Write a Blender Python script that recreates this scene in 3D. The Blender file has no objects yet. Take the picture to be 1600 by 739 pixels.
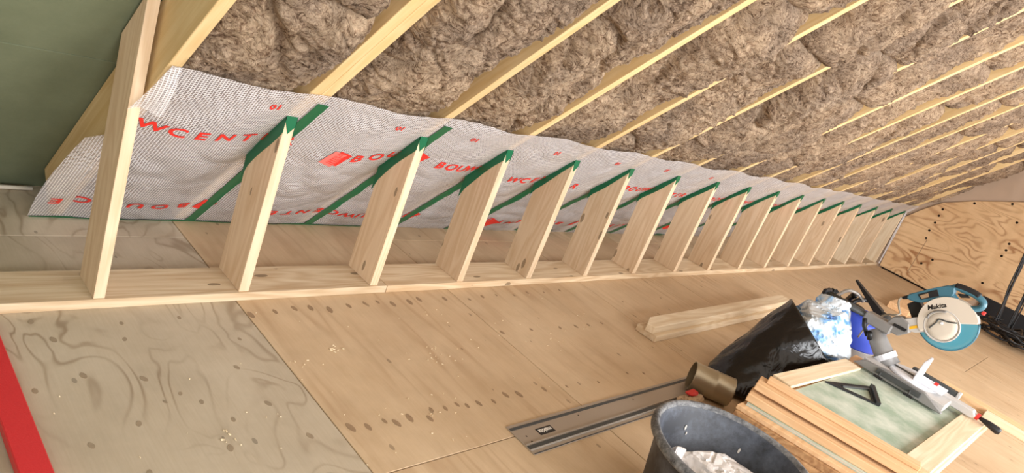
import bpy, bmesh, math, random
import numpy as np
from mathutils import Matrix, Vector

random.seed(7)
rng = np.random.default_rng(11)
scene = bpy.context.scene
COL = scene.collection

# ---------------------------------------------------------------- camera
# origin: floor point below the camera; X runs along the knee wall, Y towards the eaves, Z up
cam_d = bpy.data.cameras.new('camera')
cam = bpy.data.objects.new('camera', cam_d)
COL.objects.link(cam)
right = Vector((0.67206226, -0.64954809, 0.35555534))
down = Vector((0.01340022, -0.46941246, -0.88287733))
fwd = Vector((0.74037339, 0.59811305, -0.30677031))
cam.matrix_world = Matrix(((right.x, -down.x, -fwd.x, 0.0),
                           (right.y, -down.y, -fwd.y, 0.0),
                           (right.z, -down.z, -fwd.z, 1.61),
                           (0, 0, 0, 1)))
cam_d.sensor_fit = 'HORIZONTAL'
cam_d.sensor_width = 36.0
cam_d.lens = 1112.02 / 1600.0 * 36.0
cam_d.clip_start = 0.05
cam_d.clip_end = 100
scene.camera = cam

# ---------------------------------------------------------------- world, daylight, exposure
world = bpy.data.worlds.new('world')
scene.world = world
world.use_nodes = True
wn = world.node_tree.nodes['Background']
wn.inputs[0].default_value = (0.80, 0.89, 1.0, 1)
wn.inputs[1].default_value = 0.8

def area(name, loc, target, sx, sy, power, color):
    d = bpy.data.lights.new(name, 'AREA')
    d.shape = 'RECTANGLE'; d.size = sx; d.size_y = sy
    d.energy = power; d.color = color
    o = bpy.data.objects.new(name, d)
    COL.objects.link(o)
    dirv = (Vector(target) - Vector(loc)).normalized()
    o.rotation_euler = dirv.to_track_quat('-Z', 'Y').to_euler()
    o.location = loc
    return o

# daylight lamps in the three dormer windows placed unseen behind the camera
WINDOWS = [(-1.6, 1.0, 300), (2.0, 4.6, 330), (5.6, 8.6, 400)]
for i, (x0, x1, p) in enumerate(WINDOWS):
    area('daylight', ((x0 + x1) / 2, -2.63, 1.57), ((x0 + x1) / 2, 2.0, 1.15), x1 - x0, 1.7, p,
         (0.97, 0.98, 1.0))
scene.view_settings.view_transform = 'Standard'
scene.view_settings.look = 'None'
scene.view_settings.exposure = -0.70
scene.view_settings.gamma = 1.0
scene.view_settings.use_curve_mapping = False
scene.cycles.use_denoising = True
scene.cycles.max_bounces = 8
scene.cycles.diffuse_bounces = 5
scene.cycles.transparent_max_bounces = 12

# ---------------------------------------------------------------- roof geometry
TH = math.radians(48.5)
CT, ST = math.cos(TH), math.sin(TH)
YE = 3.25                      # where the rafter undersides meet the floor
XE = 10.9                      # gable end

def roof(x, s, h):
    """x along the wall, s up the slope from the eaves, h outwards from the rafter undersides"""
    return Vector((x, YE - s * CT + h * ST, s * ST + h * CT))

def zroof(y):
    return (YE - y) * ST / CT

ROOF_M = Matrix(((1, 0, 0, 0), (0, -CT, ST, YE), (0, ST, CT, 0), (0, 0, 0, 1)))   # local (x, s, h) -> world

# ---------------------------------------------------------------- helpers
ORD = ['first', 'second', 'third', 'fourth', 'fifth', 'sixth', 'seventh', 'eighth', 'ninth', 'tenth', 'eleventh',
       'twelfth', 'thirteenth', 'fourteenth', 'fifteenth', 'sixteenth', 'seventeenth', 'eighteenth']
WORLD_M = {}

def add(name, mesh, mat, parent=None, M=None, smooth=False):
    """link a mesh as one object; M is its world matrix"""
    M = M or Matrix()
    o = bpy.data.objects.new(name, mesh)
    COL.objects.link(o)
    WORLD_M[o.name] = M
    if parent is not None:
        o.parent = parent
        o.matrix_basis = WORLD_M[parent.name].inverted() @ M
    else:
        o.matrix_basis = M
    if mat is not None and len(mesh.materials) == 0:
        mesh.materials.append(MAT[mat])
    if smooth:
        mesh.polygons.foreach_set('use_smooth', [True] * len(mesh.polygons))
    return o

def empty(name, loc, rz=0.0, M=None):
    o = bpy.data.objects.new(name, None)
    o.empty_display_size = 0.1
    COL.objects.link(o)
    M = M or (Matrix.Translation(loc) @ Matrix.Rotation(rz, 4, 'Z'))
    o.matrix_basis = M
    WORLD_M[o.name] = M
    return o

def tag(o, label=None, cat=None, group=None, kind=None):
    if label: o['label'] = label
    if cat: o['category'] = cat
    if group: o['group'] = group
    if kind: o['kind'] = kind
    return o

def mesh_from(verts, faces, name='m'):
    me = bpy.data.meshes.new(name)
    me.from_pydata([tuple(v) for v in verts], [], [tuple(f) for f in faces])
    me.update()
    return me

def bm_mesh(bm, name='m'):
    me = bpy.data.meshes.new(name)
    bmesh.ops.recalc_face_normals(bm, faces=bm.faces[:])
    bm.to_mesh(me); bm.free(); me.update()
    return me

def box_bm(x0, x1, y0, y1, z0, z1, bevel=0.0, bm=None, seg=1):
    own = bm is None
    if own: bm = bmesh.new()
    vs = [bm.verts.new(p) for p in ((x0, y0, z0), (x1, y0, z0), (x1, y1, z0), (x0, y1, z0),
                                    (x0, y0, z1), (x1, y0, z1), (x1, y1, z1), (x0, y1, z1))]
    fs = [bm.faces.new([vs[i] for i in f]) for f in
          ((0, 3, 2, 1), (4, 5, 6, 7), (0, 1, 5, 4), (1, 2, 6, 5), (2, 3, 7, 6), (3, 0, 4, 7))]
    if bevel > 0:
        es = set(e for f in fs for e in f.edges)
        bmesh.ops.bevel(bm, geom=list(es), offset=bevel, segments=seg, affect='EDGES', profile=0.5)
    return bm

def box(x0, x1, y0, y1, z0, z1, bevel=0.0, seg=1):
    return bm_mesh(box_bm(x0, x1, y0, y1, z0, z1, bevel, None, seg))

def prism_bm(poly, axis, a, b, bevel=0.0, bm=None):
    """extrude a polygon along an axis; poly in the two other axes"""
    if bm is None: bm = bmesh.new()
    def P(p, t):
        return {'x': (t, p[0], p[1]), 'y': (p[0], t, p[1]), 'z': (p[0], p[1], t)}[axis]
    A = [bm.verts.new(P(p, a)) for p in poly]
    B = [bm.verts.new(P(p, b)) for p in poly]
    n = len(poly)
    fs = [bm.faces.new(A[::-1]), bm.faces.new(B)]
    for i in range(n):
        fs.append(bm.faces.new((A[i], A[(i + 1) % n], B[(i + 1) % n], B[i])))
    if bevel > 0:
        es = set(e for f in fs for e in f.edges)
        bmesh.ops.bevel(bm, geom=list(es), offset=bevel, segments=1, affect='EDGES', profile=0.5)
    return bm

def prism(poly, axis, a, b, bevel=0.0):
    return bm_mesh(prism_bm(poly, axis, a, b, bevel))

def frame_of(d):
    d = Vector(d).normalized()
    u = d.orthogonal().normalized()
    return u, d.cross(u).normalized()

def tube_bm(path, r, n=10, bm=None, caps=True, closed=False):
    """tube along a path; r a number or one per point"""
    if bm is None: bm = bmesh.new()
    path = [Vector(p) for p in path]
    m = len(path)
    rs = r if isinstance(r, (list, tuple)) else [r] * m
    rings = []
    u = None
    for i, p in enumerate(path):
        if closed:
            d = path[(i + 1) % m] - path[i - 1]
        else:
            d = path[min(i + 1, m - 1)] - path[max(i - 1, 0)]
        d.normalize()
        if u is None:
            u = d.orthogonal().normalized()
        else:
            u = (u - d * u.dot(d)).normalized()
        v = d.cross(u)
        rings.append([bm.verts.new(p + (u * math.cos(a) + v * math.sin(a)) * rs[i])
                      for a in [2 * math.pi * k / n for k in range(n)]])
    for i in range(m if closed else m - 1):
        A, B = rings[i], rings[(i + 1) % m]
        for k in range(n):
            bm.faces.new((A[k], A[(k + 1) % n], B[(k + 1) % n], B[k]))
    if caps and not closed:
        bm.faces.new(rings[0][::-1]); bm.faces.new(rings[-1])
    return bm

def tube(path, r, n=10, closed=False):
    return bm_mesh(tube_bm(path, r, n, None, True, closed))

def smooth_path(pts, k=6):
    """Catmull-Rom through the points"""
    P = [Vector(p) for p in pts]
    P = [P[0] * 2 - P[1]] + P + [P[-1] * 2 - P[-2]]
    out = []
    for i in range(1, len(P) - 2):
        a, b, c, d = P[i - 1:i + 3]
        for j in range(k):
            t = j / k
            out.append(0.5 * ((2 * b) + (c - a) * t + (2 * a - 5 * b + 4 * c - d) * t * t + (3 * b - a - 3 * c + d) * t ** 3))
    out.append(P[-2])
    return out

def lathe_bm(prof, n=40, bm=None, axis_m=None):
    """profile of (r, z) revolved about Z"""
    if bm is None: bm = bmesh.new()
    axis_m = axis_m or Matrix()
    rings = []
    for r, z in prof:
        if r < 1e-6:
            rings.append([bm.verts.new(axis_m @ Vector((0, 0, z)))])
        else:
            rings.append([bm.verts.new(axis_m @ Vector((r * math.cos(2 * math.pi * k / n), r * math.sin(2 * math.pi * k / n), z))) for k in range(n)])
    for A, B in zip(rings[:-1], rings[1:]):
        for k in range(n):
            k2 = (k + 1) % n
            if len(A) == 1 and len(B) == 1: continue
            if len(A) == 1: bm.faces.new((A[0], B[k2], B[k]))
            elif len(B) == 1: bm.faces.new((A[k], A[k2], B[0]))
            else: bm.faces.new((A[k], A[k2], B[k2], B[k]))
    return bm

def lathe(prof, n=40, axis_m=None):
    return bm_mesh(lathe_bm(prof, n, None, axis_m))

def loft(rings, cap0=True, cap1=True):
    bm = bmesh.new()
    R = [[bm.verts.new(p) for p in ring] for ring in rings]
    n = len(R[0])
    for A, B in zip(R[:-1], R[1:]):
        for k in range(n):
            bm.faces.new((A[k], A[(k + 1) % n], B[(k + 1) % n], B[k]))
    if cap0: bm.faces.new(R[0][::-1])
    if cap1: bm.faces.new(R[-1])
    return bm_mesh(bm)

# gradient noise on numpy arrays
_perm = rng.permutation(512)
_perm = np.concatenate([_perm, _perm, _perm])
_ang = rng.random(512) * 2 * np.pi
def pnoise(x, y, seed=0):
    x = np.asarray(x, float) + seed * 17.31; y = np.asarray(y, float) + seed * 5.77
    xi = np.floor(x).astype(int); yi = np.floor(y).astype(int)
    xf = x - xi; yf = y - yi
    u = xf * xf * xf * (xf * (xf * 6 - 15) + 10); v = yf * yf * yf * (yf * (yf * 6 - 15) + 10)
    def g(i, j):
        a = _ang[_perm[(_perm[(xi + i) % 512] + yi + j) % 512]]
        return np.cos(a) * (xf - i) + np.sin(a) * (yf - j)
    n0 = g(0, 0) * (1 - u) + g(1, 0) * u
    n1 = g(0, 1) * (1 - u) + g(1, 1) * u
    return (n0 * (1 - v) + n1 * v) * 1.5
def fbm(x, y, o=4, seed=0):
    t = 0; a = 1.0
    for i in range(o):
        t = t + a * pnoise(x * 2 ** i, y * 2 ** i, seed + i); a *= 0.5
    return t

# ---------------------------------------------------------------- materials
MAT = {}
class NT:
    def __init__(self, name, rough=0.6, spec=0.3):
        self.m = bpy.data.materials.new(name); self.m.use_nodes = True
        self.t = self.m.node_tree; self.n = self.t.nodes; self.l = self.t.links
        self.b = self.n['Principled BSDF']
        self.b.inputs['Roughness'].default_value = rough
        self.b.inputs['Specular IOR Level'].default_value = spec
        MAT[name] = self.m
    def node(self, typ, ins=None, **props):
        nd = self.n.new(typ)
        for k, v in props.items(): setattr(nd, k, v)
        if ins:
            for k, v in ins.items(): self.set(nd.inputs[k], v)
        return nd
    def set(self, sock, v):
        if isinstance(v, bpy.types.NodeSocket): self.l.new(v, sock)
        elif isinstance(v, bpy.types.Node): self.l.new(v.outputs[0], sock)
        else: sock.default_value = v
    def math(self, op, a, b=0.0, c=0.0, clamp=False):
        nd = self.n.new('ShaderNodeMath'); nd.operation = op; nd.use_clamp = clamp
        self.set(nd.inputs[0], a); self.set(nd.inputs[1], b); self.set(nd.inputs[2], c)
        return nd.outputs[0]
    def coord(self, which='Object', scale=(1, 1, 1), rand=True):
        tc = self.n.new('ShaderNodeTexCoord')
        v = tc.outputs[which]
        if rand:
            oi = self.n.new('ShaderNodeObjectInfo')
            off = self.math('MULTIPLY', oi.outputs['Random'], 37.0)
            ad = self.node('ShaderNodeVectorMath', operation='ADD')
            self.l.new(v, ad.inputs[0])
            cb = self.node('ShaderNodeCombineXYZ', {0: off, 1: off, 2: off})
            self.l.new(cb.outputs[0], ad.inputs[1])
            v = ad.outputs[0]
        self.base = v
        return self.mapc(v, scale)
    def mapc(self, v, scale):
        mp = self.node('ShaderNodeMapping')
        self.l.new(v, mp.inputs[0]); mp.inputs['Scale'].default_value = scale
        return mp.outputs[0]
    def noise(self, v, scale, detail=4, rough=0.55, dist=0.0, typ=None):
        nd = self.node('ShaderNodeTexNoise')
        if typ: nd.noise_type = typ
        self.l.new(v, nd.inputs['Vector'])
        nd.inputs['Scale'].default_value = scale; nd.inputs['Detail'].default_value = detail
        nd.inputs['Roughness'].default_value = rough; nd.inputs['Distortion'].default_value = dist
        return nd.outputs[0]
    def ramp(self, f, stops):
        nd = self.node('ShaderNodeValToRGB'); self.set(nd.inputs[0], f)
        e = nd.color_ramp.elements
        while len(e) < len(stops): e.new(0.5)
        for el, (p, c) in zip(e, stops):
            el.position = p; el.color = (*c, 1) if len(c) == 3 else c
        return nd.outputs[0]
    def mix(self, f, a, b, mode='MIX'):
        nd = self.n.new('ShaderNodeMix'); nd.data_type = 'RGBA'; nd.blend_type = mode
        self.set(nd.inputs[0], f)
        for s, v in ((nd.inputs[6], a), (nd.inputs[7], b)):
            if isinstance(v, (tuple, list)): v = (*v, 1) if len(v) == 3 else v
            self.set(s, v)
        return nd.outputs[2]
    def color(self, v):
        if isinstance(v, (tuple, list)): v = (*v, 1) if len(v) == 3 else v
        self.set(self.b.inputs['Base Color'], v)
    def bump(self, h, strength=0.3, dist=0.01):
        nd = self.node('ShaderNodeBump'); self.set(nd.inputs['Height'], h)
        nd.inputs['Strength'].default_value = strength; nd.inputs['Distance'].default_value = dist
        self.l.new(nd.outputs[0], self.b.inputs['Normal'])
    def hue_rand(self, col, amt=0.12):
        oi = self.n.new('ShaderNodeObjectInfo')
        k = self.math('MULTIPLY_ADD', oi.outputs['Random'], amt * 2, 1 - amt)
        hs = self.node('ShaderNodeHueSaturation', {'Value': k, 'Color': col})
        return hs.outputs[0]

def srgb(r, g, b):
    f = lambda c: (c / 255 / 12.92) if c / 255 <= 0.04045 else ((c / 255 + 0.055) / 1.055) ** 2.4
    return (f(r), f(g), f(b))

def wood(name, light, dark, knot=True, rough=0.62, var=0.08, grain=1.0):
    """sawn softwood, grain along local X"""
    m = NT(name, rough, 0.25)
    v = m.coord('Object', (0.55, 9, 9))
    n1 = m.noise(v, 2.6, 5, 0.6, 0.9)
    v2 = m.mapc(m.base, (2.2, 90, 90))
    n2 = m.noise(v2, 2.0, 3, 0.6)
    v3 = m.mapc(m.base, (0.5, 5, 5))
    rings = m.math('SINE', m.math('MULTIPLY', m.noise(v3, 1.6, 2, 0.4, 0.3), 60 * grain))
    rings = m.math('MULTIPLY_ADD', rings, 0.5, 0.5)
    f = m.math('ADD', m.math('MULTIPLY', n1, 0.5), m.math('MULTIPLY', n2, 0.28))
    f = m.math('ADD', f, m.math('MULTIPLY', rings, 0.18))
    col = m.ramp(f, [(0.28, dark), (0.72, light)])
    if knot:
        vk = m.mapc(m.base, (3.4, 9.5, 9.5))
        vo = m.node('ShaderNodeTexVoronoi'); m.l.new(vk, vo.inputs['Vector']); vo.inputs['Scale'].default_value = 1.0
        k = m.math('LESS_THAN', m.math('ADD', vo.outputs['Distance'], m.math('MULTIPLY', n2, 0.05)), 0.145)
        col = m.mix(m.math('MULTIPLY', k, 0.75), col, tuple(c * 0.33 for c in dark))
    col = m.hue_rand(col, var)
    m.color(col)
    m.bump(n2, 0.18, 0.003)
    return m

def ply(name, light, dark, line, contour=34, stretch=(3.2, 0.75, 1), lines=0.55, stain=0.25, spots=True, power=3.0, plane='floor', dist=0.35):
    """rotary-cut veneer with contour-line figure, grain along local Y"""
    m = NT(name, 0.55, 0.3)
    v = m.coord('Object', stretch)
    base = m.noise(v, 1.1, 2.5, 0.45, dist)
    s = m.math('SINE', m.math('MULTIPLY', base, contour * 3.0))
    s = m.math('POWER', m.math('MULTIPLY_ADD', s, 0.5, 0.5), power)
    fine = m.noise(m.mapc(m.base, (70, 3.5, 1) if plane == 'floor' else (1, 3.5, 60)), 2.0, 4, 0.6)
    big = m.noise(m.mapc(m.base, (1.3, 0.9, 1)), 2.2, 5, 0.65)
    patch = m.noise(m.mapc(m.base, (1, 1, 1)), 2.3, 2, 0.5)
    pm = m.math('MULTIPLY', m.math('SUBTRACT', patch, 0.34, clamp=True), 3.0, clamp=True)
    col = m.ramp(m.math('ADD', m.math('MULTIPLY', fine, 0.3), m.math('MULTIPLY', big, 0.7)), [(0.3, dark), (0.68, light)])
    col = m.mix(m.math('MULTIPLY', m.math('MULTIPLY', s, lines), pm), col, line)
    st = m.ramp(m.noise(m.mapc(m.base, (1, 1, 1)), 4.5, 5, 0.65), [(0.42, (0, 0, 0)), (0.78, (1, 1, 1))])
    col = m.mix(m.math('MULTIPLY', st, stain), col, tuple(c * 0.55 for c in dark))
    if spots:
        vo = m.node('ShaderNodeTexVoronoi'); m.l.new(m.mapc(m.base, (9, 4.5, 1)), vo.inputs['Vector']); vo.inputs['Scale'].default_value = 1.0
        k = m.math('LESS_THAN', vo.outputs['Distance'], 0.075)
        col = m.mix(m.math('MULTIPLY', k, 0.6), col, tuple(c * 0.4 for c in dark))
    m.color(m.hue_rand(col, 0.04))
    m.bump(fine, 0.08, 0.002)
    return m

def plain(name, col, rough=0.5, spec=0.4, metal=0.0, noise_amt=0.0, nscale=30, bump=0.0, coat=0.0):
    m = NT(name, rough, spec)
    m.b.inputs['Metallic'].default_value = metal
    if coat: m.b.inputs['Coat Weight'].default_value = coat
    if noise_amt or bump:
        n = m.noise(m.coord('Object'), nscale, 5, 0.6)
        m.color(m.mix(m.math('MULTIPLY', n, noise_amt), col, tuple(c * 0.35 for c in col)))
        if bump: m.bump(n, bump, 0.004)
    else:
        m.color(col)
    return m

wood('pine', srgb(230, 208, 178), srgb(208, 178, 142))
wood('pine_pale', srgb(236, 220, 192), srgb(212, 186, 150), knot=False)
wood('pine_plate', srgb(226, 207, 176), srgb(190, 160, 124))
wood('rafter', srgb(234, 208, 160), srgb(216, 182, 126), knot=False)
wood('beam_orange', srgb(230, 194, 152), srgb(206, 164, 120), knot=False)
wood('old_board', srgb(196, 156, 112), srgb(140, 100, 66))
ply('ply_grey', srgb(202, 188, 166), srgb(184, 168, 144), srgb(140, 118, 92), contour=17, stretch=(3.4, 1.7, 1), lines=0.75, power=9, dist=0.7)
ply('ply_tan', srgb(210, 185, 152), srgb(192, 163, 128), srgb(160, 124, 90), contour=14, stretch=(4.2, 0.45, 1), lines=0.4, power=4)
ply('ply_end', srgb(224, 192, 150), srgb(202, 164, 120), srgb(158, 114, 76), contour=30, stretch=(1, 0.9, 2.6), lines=1.0, stain=0.1, spots=False, power=3, plane='end', dist=0.5)
plain('knot', srgb(168, 140, 110), 0.6, 0.2, 0, 0.6, 60)
plain('knot_grey', srgb(166, 148, 124), 0.6, 0.2, 0, 0.5, 60)
plain('dark_gap', srgb(38, 30, 24), 0.9, 0.1)
plain('tape', srgb(12, 104, 66), 0.28, 0.5, 0, 0.35, 14, 0.25)
plain('print_red', srgb(226, 52, 44), 0.5, 0.3)
plain('print_pink', srgb(222, 120, 112), 0.5, 0.3)
plain('red_paint', srgb(212, 50, 54), 0.42, 0.4, 0, 0.2, 160, 0.25)
plain('black_plastic', srgb(26, 26, 28), 0.45, 0.4)
plain('black_rubber', srgb(34, 34, 36), 0.6, 0.3, 0, 0.3, 40)
m = NT('bag_black', 0.24, 0.5)
m.color(srgb(12, 11, 11))
m.bump(m.noise(m.coord('Object', (1, 1, 1)), 5, 3, 0.5, 1.8), 0.5, 0.03)
plain('alu', srgb(176, 172, 166), 0.45, 0.5, 0.35)
plain('alu_dark', srgb(74, 76, 76), 0.5, 0.4, 0.2)
plain('rail_bronze', srgb(170, 156, 140), 0.4, 0.5, 0.35)
plain('cast_grey', srgb(146, 144, 142), 0.5, 0.4, 0.2, 0.35, 30)
plain('cast_light', srgb(198, 194, 190), 0.45, 0.4, 0.0, 0.2, 40)
plain('white_part', srgb(226, 228, 234), 0.45, 0.4, 0.0, 0.1, 40)
plain('guard_grey', srgb(206, 196, 182), 0.4, 0.4)
plain('teal', srgb(58, 106, 124), 0.4, 0.5)
plain('vac_blue', srgb(48, 76, 190), 0.4, 0.5)
plain('vac_grey', srgb(150, 148, 148), 0.45, 0.4, 0, 0.25, 12)
plain('yellow', srgb(232, 178, 40), 0.5, 0.3)
plain('red_plastic', srgb(206, 52, 48), 0.4, 0.4)
plain('zinc', srgb(176, 165, 142), 0.32, 0.5, 0.6, 0.2, 8)
plain('plaster_white', srgb(222, 216, 208), 0.7, 0.2, 0, 0.15, 20)
plain('wall_film', srgb(196, 172, 150), 0.35, 0.5, 0, 0.25, 5, 0.3)
plain('letter_dark', srgb(40, 36, 34), 0.5, 0.3)
plain('letter_white', srgb(238, 232, 222), 0.5, 0.3)
plain('cord', srgb(168, 160, 146), 0.5, 0.3)
plain('paper', srgb(196, 170, 140), 0.7, 0.2, 0, 0.3, 16, 0.4)
plain('plaster_core', srgb(214, 204, 186), 0.8, 0.1, 0, 0.2, 30)
plain('chips', srgb(232, 214, 180), 0.8, 0.1)

# green moisture-proof chipboard
m = NT('green_board', 0.6, 0.2)
v = m.coord('Object', rand=False)
n = m.noise(v, 7, 6, 0.7); n2 = m.noise(v, 90, 3, 0.6)
m.color(m.mix(n2, m.ramp(n, [(0.3, srgb(100, 108, 84)), (0.75, srgb(124, 130, 104))]), srgb(110, 116, 92)))
m.bump(n2, 0.15, 0.002)

# pale green plasterboard, dusty
m = NT('gypsum_green', 0.75, 0.2)
n = m.noise(m.coord('Object'), 5, 5, 0.65)
m.color(m.ramp(n, [(0.36, srgb(150, 166, 146)), (0.66, srgb(200, 204, 190))]))

# mineral wool, fibre highlights and crevice shade put into its colour
m = NT('wool', 0.95, 0.05)
v = m.coord('Object', (1, 1, 1))
warp = m.node('ShaderNodeTexNoise'); m.l.new(v, warp.inputs['Vector']); warp.inputs['Scale'].default_value = 6; warp.inputs['Detail'].default_value = 3
off = m.node('ShaderNodeVectorMath', operation='SCALE'); m.l.new(warp.outputs['Color'], off.inputs[0]); off.inputs['Scale'].default_value = 0.5
vv = m.node('ShaderNodeVectorMath', operation='ADD'); m.l.new(v, vv.inputs[0]); m.l.new(off.outputs[0], vv.inputs[1])
def ridge(vec, sc, det):
    n_ = m.noise(vec, sc, det, 0.72)
    r_ = m.math('ABSOLUTE', m.math('MULTIPLY_ADD', n_, 2.0, -1.0))
    return m.math('SUBTRACT', 1.0, m.math('MULTIPLY', r_, 2.2, clamp=True))
f1 = ridge(m.mapc(vv.outputs[0], (8, 34, 14)), 1.3, 6)
f2 = ridge(m.mapc(vv.outputs[0], (36, 11, 20)), 1.5, 6)
f3 = m.noise(m.mapc(vv.outputs[0], (30, 30, 30)), 1.2, 7, 0.75)
big = m.noise(v, 2.6, 4, 0.6)
mid = m.noise(v, 9, 4, 0.6, 0.8)
fib = m.math('ADD', m.math('MULTIPLY', f1, 0.24), m.math('MULTIPLY', f2, 0.22))
fib = m.math('ADD', fib, m.math('MULTIPLY', f3, 0.42))
fib = m.math('ADD', fib, m.math('MULTIPLY', mid, 0.26))
ca = m.ramp(fib, [(0.47, srgb(72, 54, 42)), (0.62, srgb(142, 115, 92)), (0.79, srgb(214, 188, 158))])
cb = m.ramp(fib, [(0.47, srgb(62, 48, 38)), (0.62, srgb(118, 98, 82)), (0.79, srgb(184, 162, 140))])
m.color(m.mix(m.ramp(big, [(0.4, (0, 0, 0)), (0.6, (1, 1, 1))]), ca, cb))
m.bump(fib, 0.85, 0.03)

# reinforced vapour-barrier film: woven grid in a milky film (uv = metres on the film)
m = NT('film', 0.32, 0.4)
uv = m.node('ShaderNodeTexCoord').outputs['UV']
sep = m.node('ShaderNodeSeparateXYZ', {0: uv})
def gridline(ch, pitch, wdt):
    fr = m.math('FRACT', m.math('DIVIDE', sep.outputs[ch], pitch))
    return m.math('LESS_THAN', m.math('ABSOLUTE', m.math('SUBTRACT', fr, 0.5)), wdt)
g = m.math('MAXIMUM', gridline(0, 0.011, 0.13), gridline(1, 0.011, 0.13))
m.color(m.mix(g, srgb(172, 168, 172), srgb(238, 234, 232)))
m.set(m.b.inputs['Alpha'], m.math('MULTIPLY_ADD', g, 0.40, 0.42))
cr = m.noise(m.mapc(uv, (1, 1, 1)), 9, 5, 0.6, 0.6)
m.bump(cr, 0.35, 0.02)

# plain translucent bag film
m = NT('bag_clear', 0.25, 0.5)
n = m.noise(m.coord('Object'), 9, 5, 0.6, 1.0)
m.color(m.ramp(n, [(0.3, srgb(222, 216, 212)), (0.7, srgb(246, 244, 244))]))
m.bump(m.noise(m.base, 5, 2, 0.5, 0.8), 0.4, 0.03)

# blue and white printed rubbish bag
m = NT('bag_blue', 0.3, 0.5)
v = m.coord('Object')
n = m.noise(v, 7, 3, 0.5, 0.8); n2 = m.noise(v, 18, 4, 0.6, 0.5)
col = m.ramp(n, [(0.50, srgb(214, 224, 232)), (0.56, srgb(150, 190, 226)), (0.61, srgb(60, 138, 210)), (0.70, srgb(34, 108, 190))])
m.color(m.mix(m.math('MULTIPLY', n2, 0.2), col, srgb(240, 244, 248)))
m.bump(m.noise(v, 8, 2, 0.5, 1.0), 0.4, 0.03)

# transparent blue blade guard
m = NT('teal_clear', 0.15, 0.5)
m.color(srgb(92, 168, 190)); m.b.inputs['Alpha'].default_value = 0.72

# dusty black mortar tub
m = NT('tub', 0.5, 0.4)
v = m.coord('Object')
d = m.ramp(m.noise(v, 5, 6, 0.7), [(0.45, (0, 0, 0)), (0.8, (1, 1, 1))])
m.color(m.mix(m.math('MULTIPLY', d, 0.45), srgb(44, 44, 48), srgb(150, 156, 168)))
m = NT('tub_rim', 0.6, 0.3)
d = m.ramp(m.noise(m.coord('Object'), 30, 6, 0.7), [(0.35, (0, 0, 0)), (0.7, (1, 1, 1))])
m.color(m.mix(d, srgb(56, 56, 58), srgb(150, 150, 150)))
m = NT('tub_inside', 0.5, 0.4)
v = m.coord('Object')
d = m.ramp(m.noise(v, 6, 7, 0.72), [(0.42, (0, 0, 0)), (0.75, (1, 1, 1))])
m.color(m.mix(m.math('MULTIPLY', d, 0.45), srgb(50, 52, 58), srgb(136, 146, 164)))

# ---------------------------------------------------------------- the setting
floor = tag(add('floor', box(-3.0, 11.3, -2.9, 3.75, -0.12, -0.02), 'dark_gap'), kind='structure')
XS = [-3.0, -2.184, -0.964, 0.256, 1.476, 2.707, 3.93, 5.15, 6.37, 7.59, 8.81, 10.03, 11.0]
panels = {}
for i in range(len(XS) - 1):
    ye = [-2.9, -1.82, 0.62, 3.06, 3.70] if i % 2 == 1 else [-2.9, -1.09, 1.35, 3.70]
    for j in range(len(ye) - 1):
        x0, x1, y0, y1 = XS[i], XS[i + 1], ye[j], ye[j + 1]
        g = 0.0024
        cx, cy = (x0 + x1) / 2, (y0 + y1) / 2
        dz = random.uniform(-0.0008, 0)
        if i == 3 and j == 2: dz = 0.0
        me = box(x0 - cx + g, x1 - cx - g, y0 - cy + g, y1 - cy - g, -0.02, 0.0, 0.0012)
        mt = 'ply_grey' if x1 < 1.6 else 'ply_tan'
        o = add('floor_panel', me, mt, floor, Matrix.Translation((cx, cy, dz)))
        panels[(i, j)] = o

# veneer patches and knots in the floor sheets
def lens_mesh(a, b, t, n=14):
    bm = bmesh.new()
    top = [bm.verts.new((a * math.copysign(abs(math.cos(q)) ** 1.3, math.cos(q)), b * math.sin(q), t)) for q in [2 * math.pi * k / n for k in range(n)]]
    bot = [bm.verts.new((v.co.x, v.co.y, 0)) for v in top]
    bm.faces.new(top)
    for k in range(n): bm.faces.new((bot[k], bot[(k + 1) % n], top[(k + 1) % n], top[k]))
    return bm_mesh(bm)
LENS = lens_mesh(0.0125, 0.026, 0.0008); LENS.materials.append(MAT['knot'])
LENS_S = lens_mesh(0.008, 0.014, 0.0008); LENS_S.materials.append(MAT['knot'])
LENS_G = lens_mesh(0.0115, 0.02, 0.0008); LENS_G.materials.append(MAT['knot_grey'])
def panel_at(x, y):
    for (i, j), o in panels.items():
        ye = [-2.9, -1.82, 0.62, 3.06, 3.70] if i % 2 == 1 else [-2.9, -1.09, 1.35, 3.70]
        if XS[i] <= x < XS[i + 1] and ye[j] <= y < ye[j + 1]: return o
def patch(x, y, me, s=1.0, rz=0.0):
    p = panel_at(x, y)
    add('veneer_patch', me, None, p, Matrix.Translation((x, y, 0.0)) @ Matrix.Rotation(rz, 4, 'Z') @ Matrix.Diagonal((s, s, 1, 1)))
row1 = [(1.492, 2.364), (1.609, 2.375), (1.71, 2.39), (1.79, 2.385), (1.876, 2.359), (1.994, 2.38), (2.094, 2.392), (2.174, 2.396), (2.251, 2.369), (2.364, 2.376), (2.44, 2.395), (2.613, 2.383)]
row2 = [(1.526, 1.597), (1.592, 1.581), (1.675, 1.592), (1.716, 1.568), (1.787, 1.579), (1.871, 1.552), (1.913, 1.598), (1.981, 1.588), (2.052, 1.595), (2.094, 1.575), (2.162, 1.574), (2.246, 1.566), (2.344, 1.588), (2.42, 1.575), (2.594, 1.57)]
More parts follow.
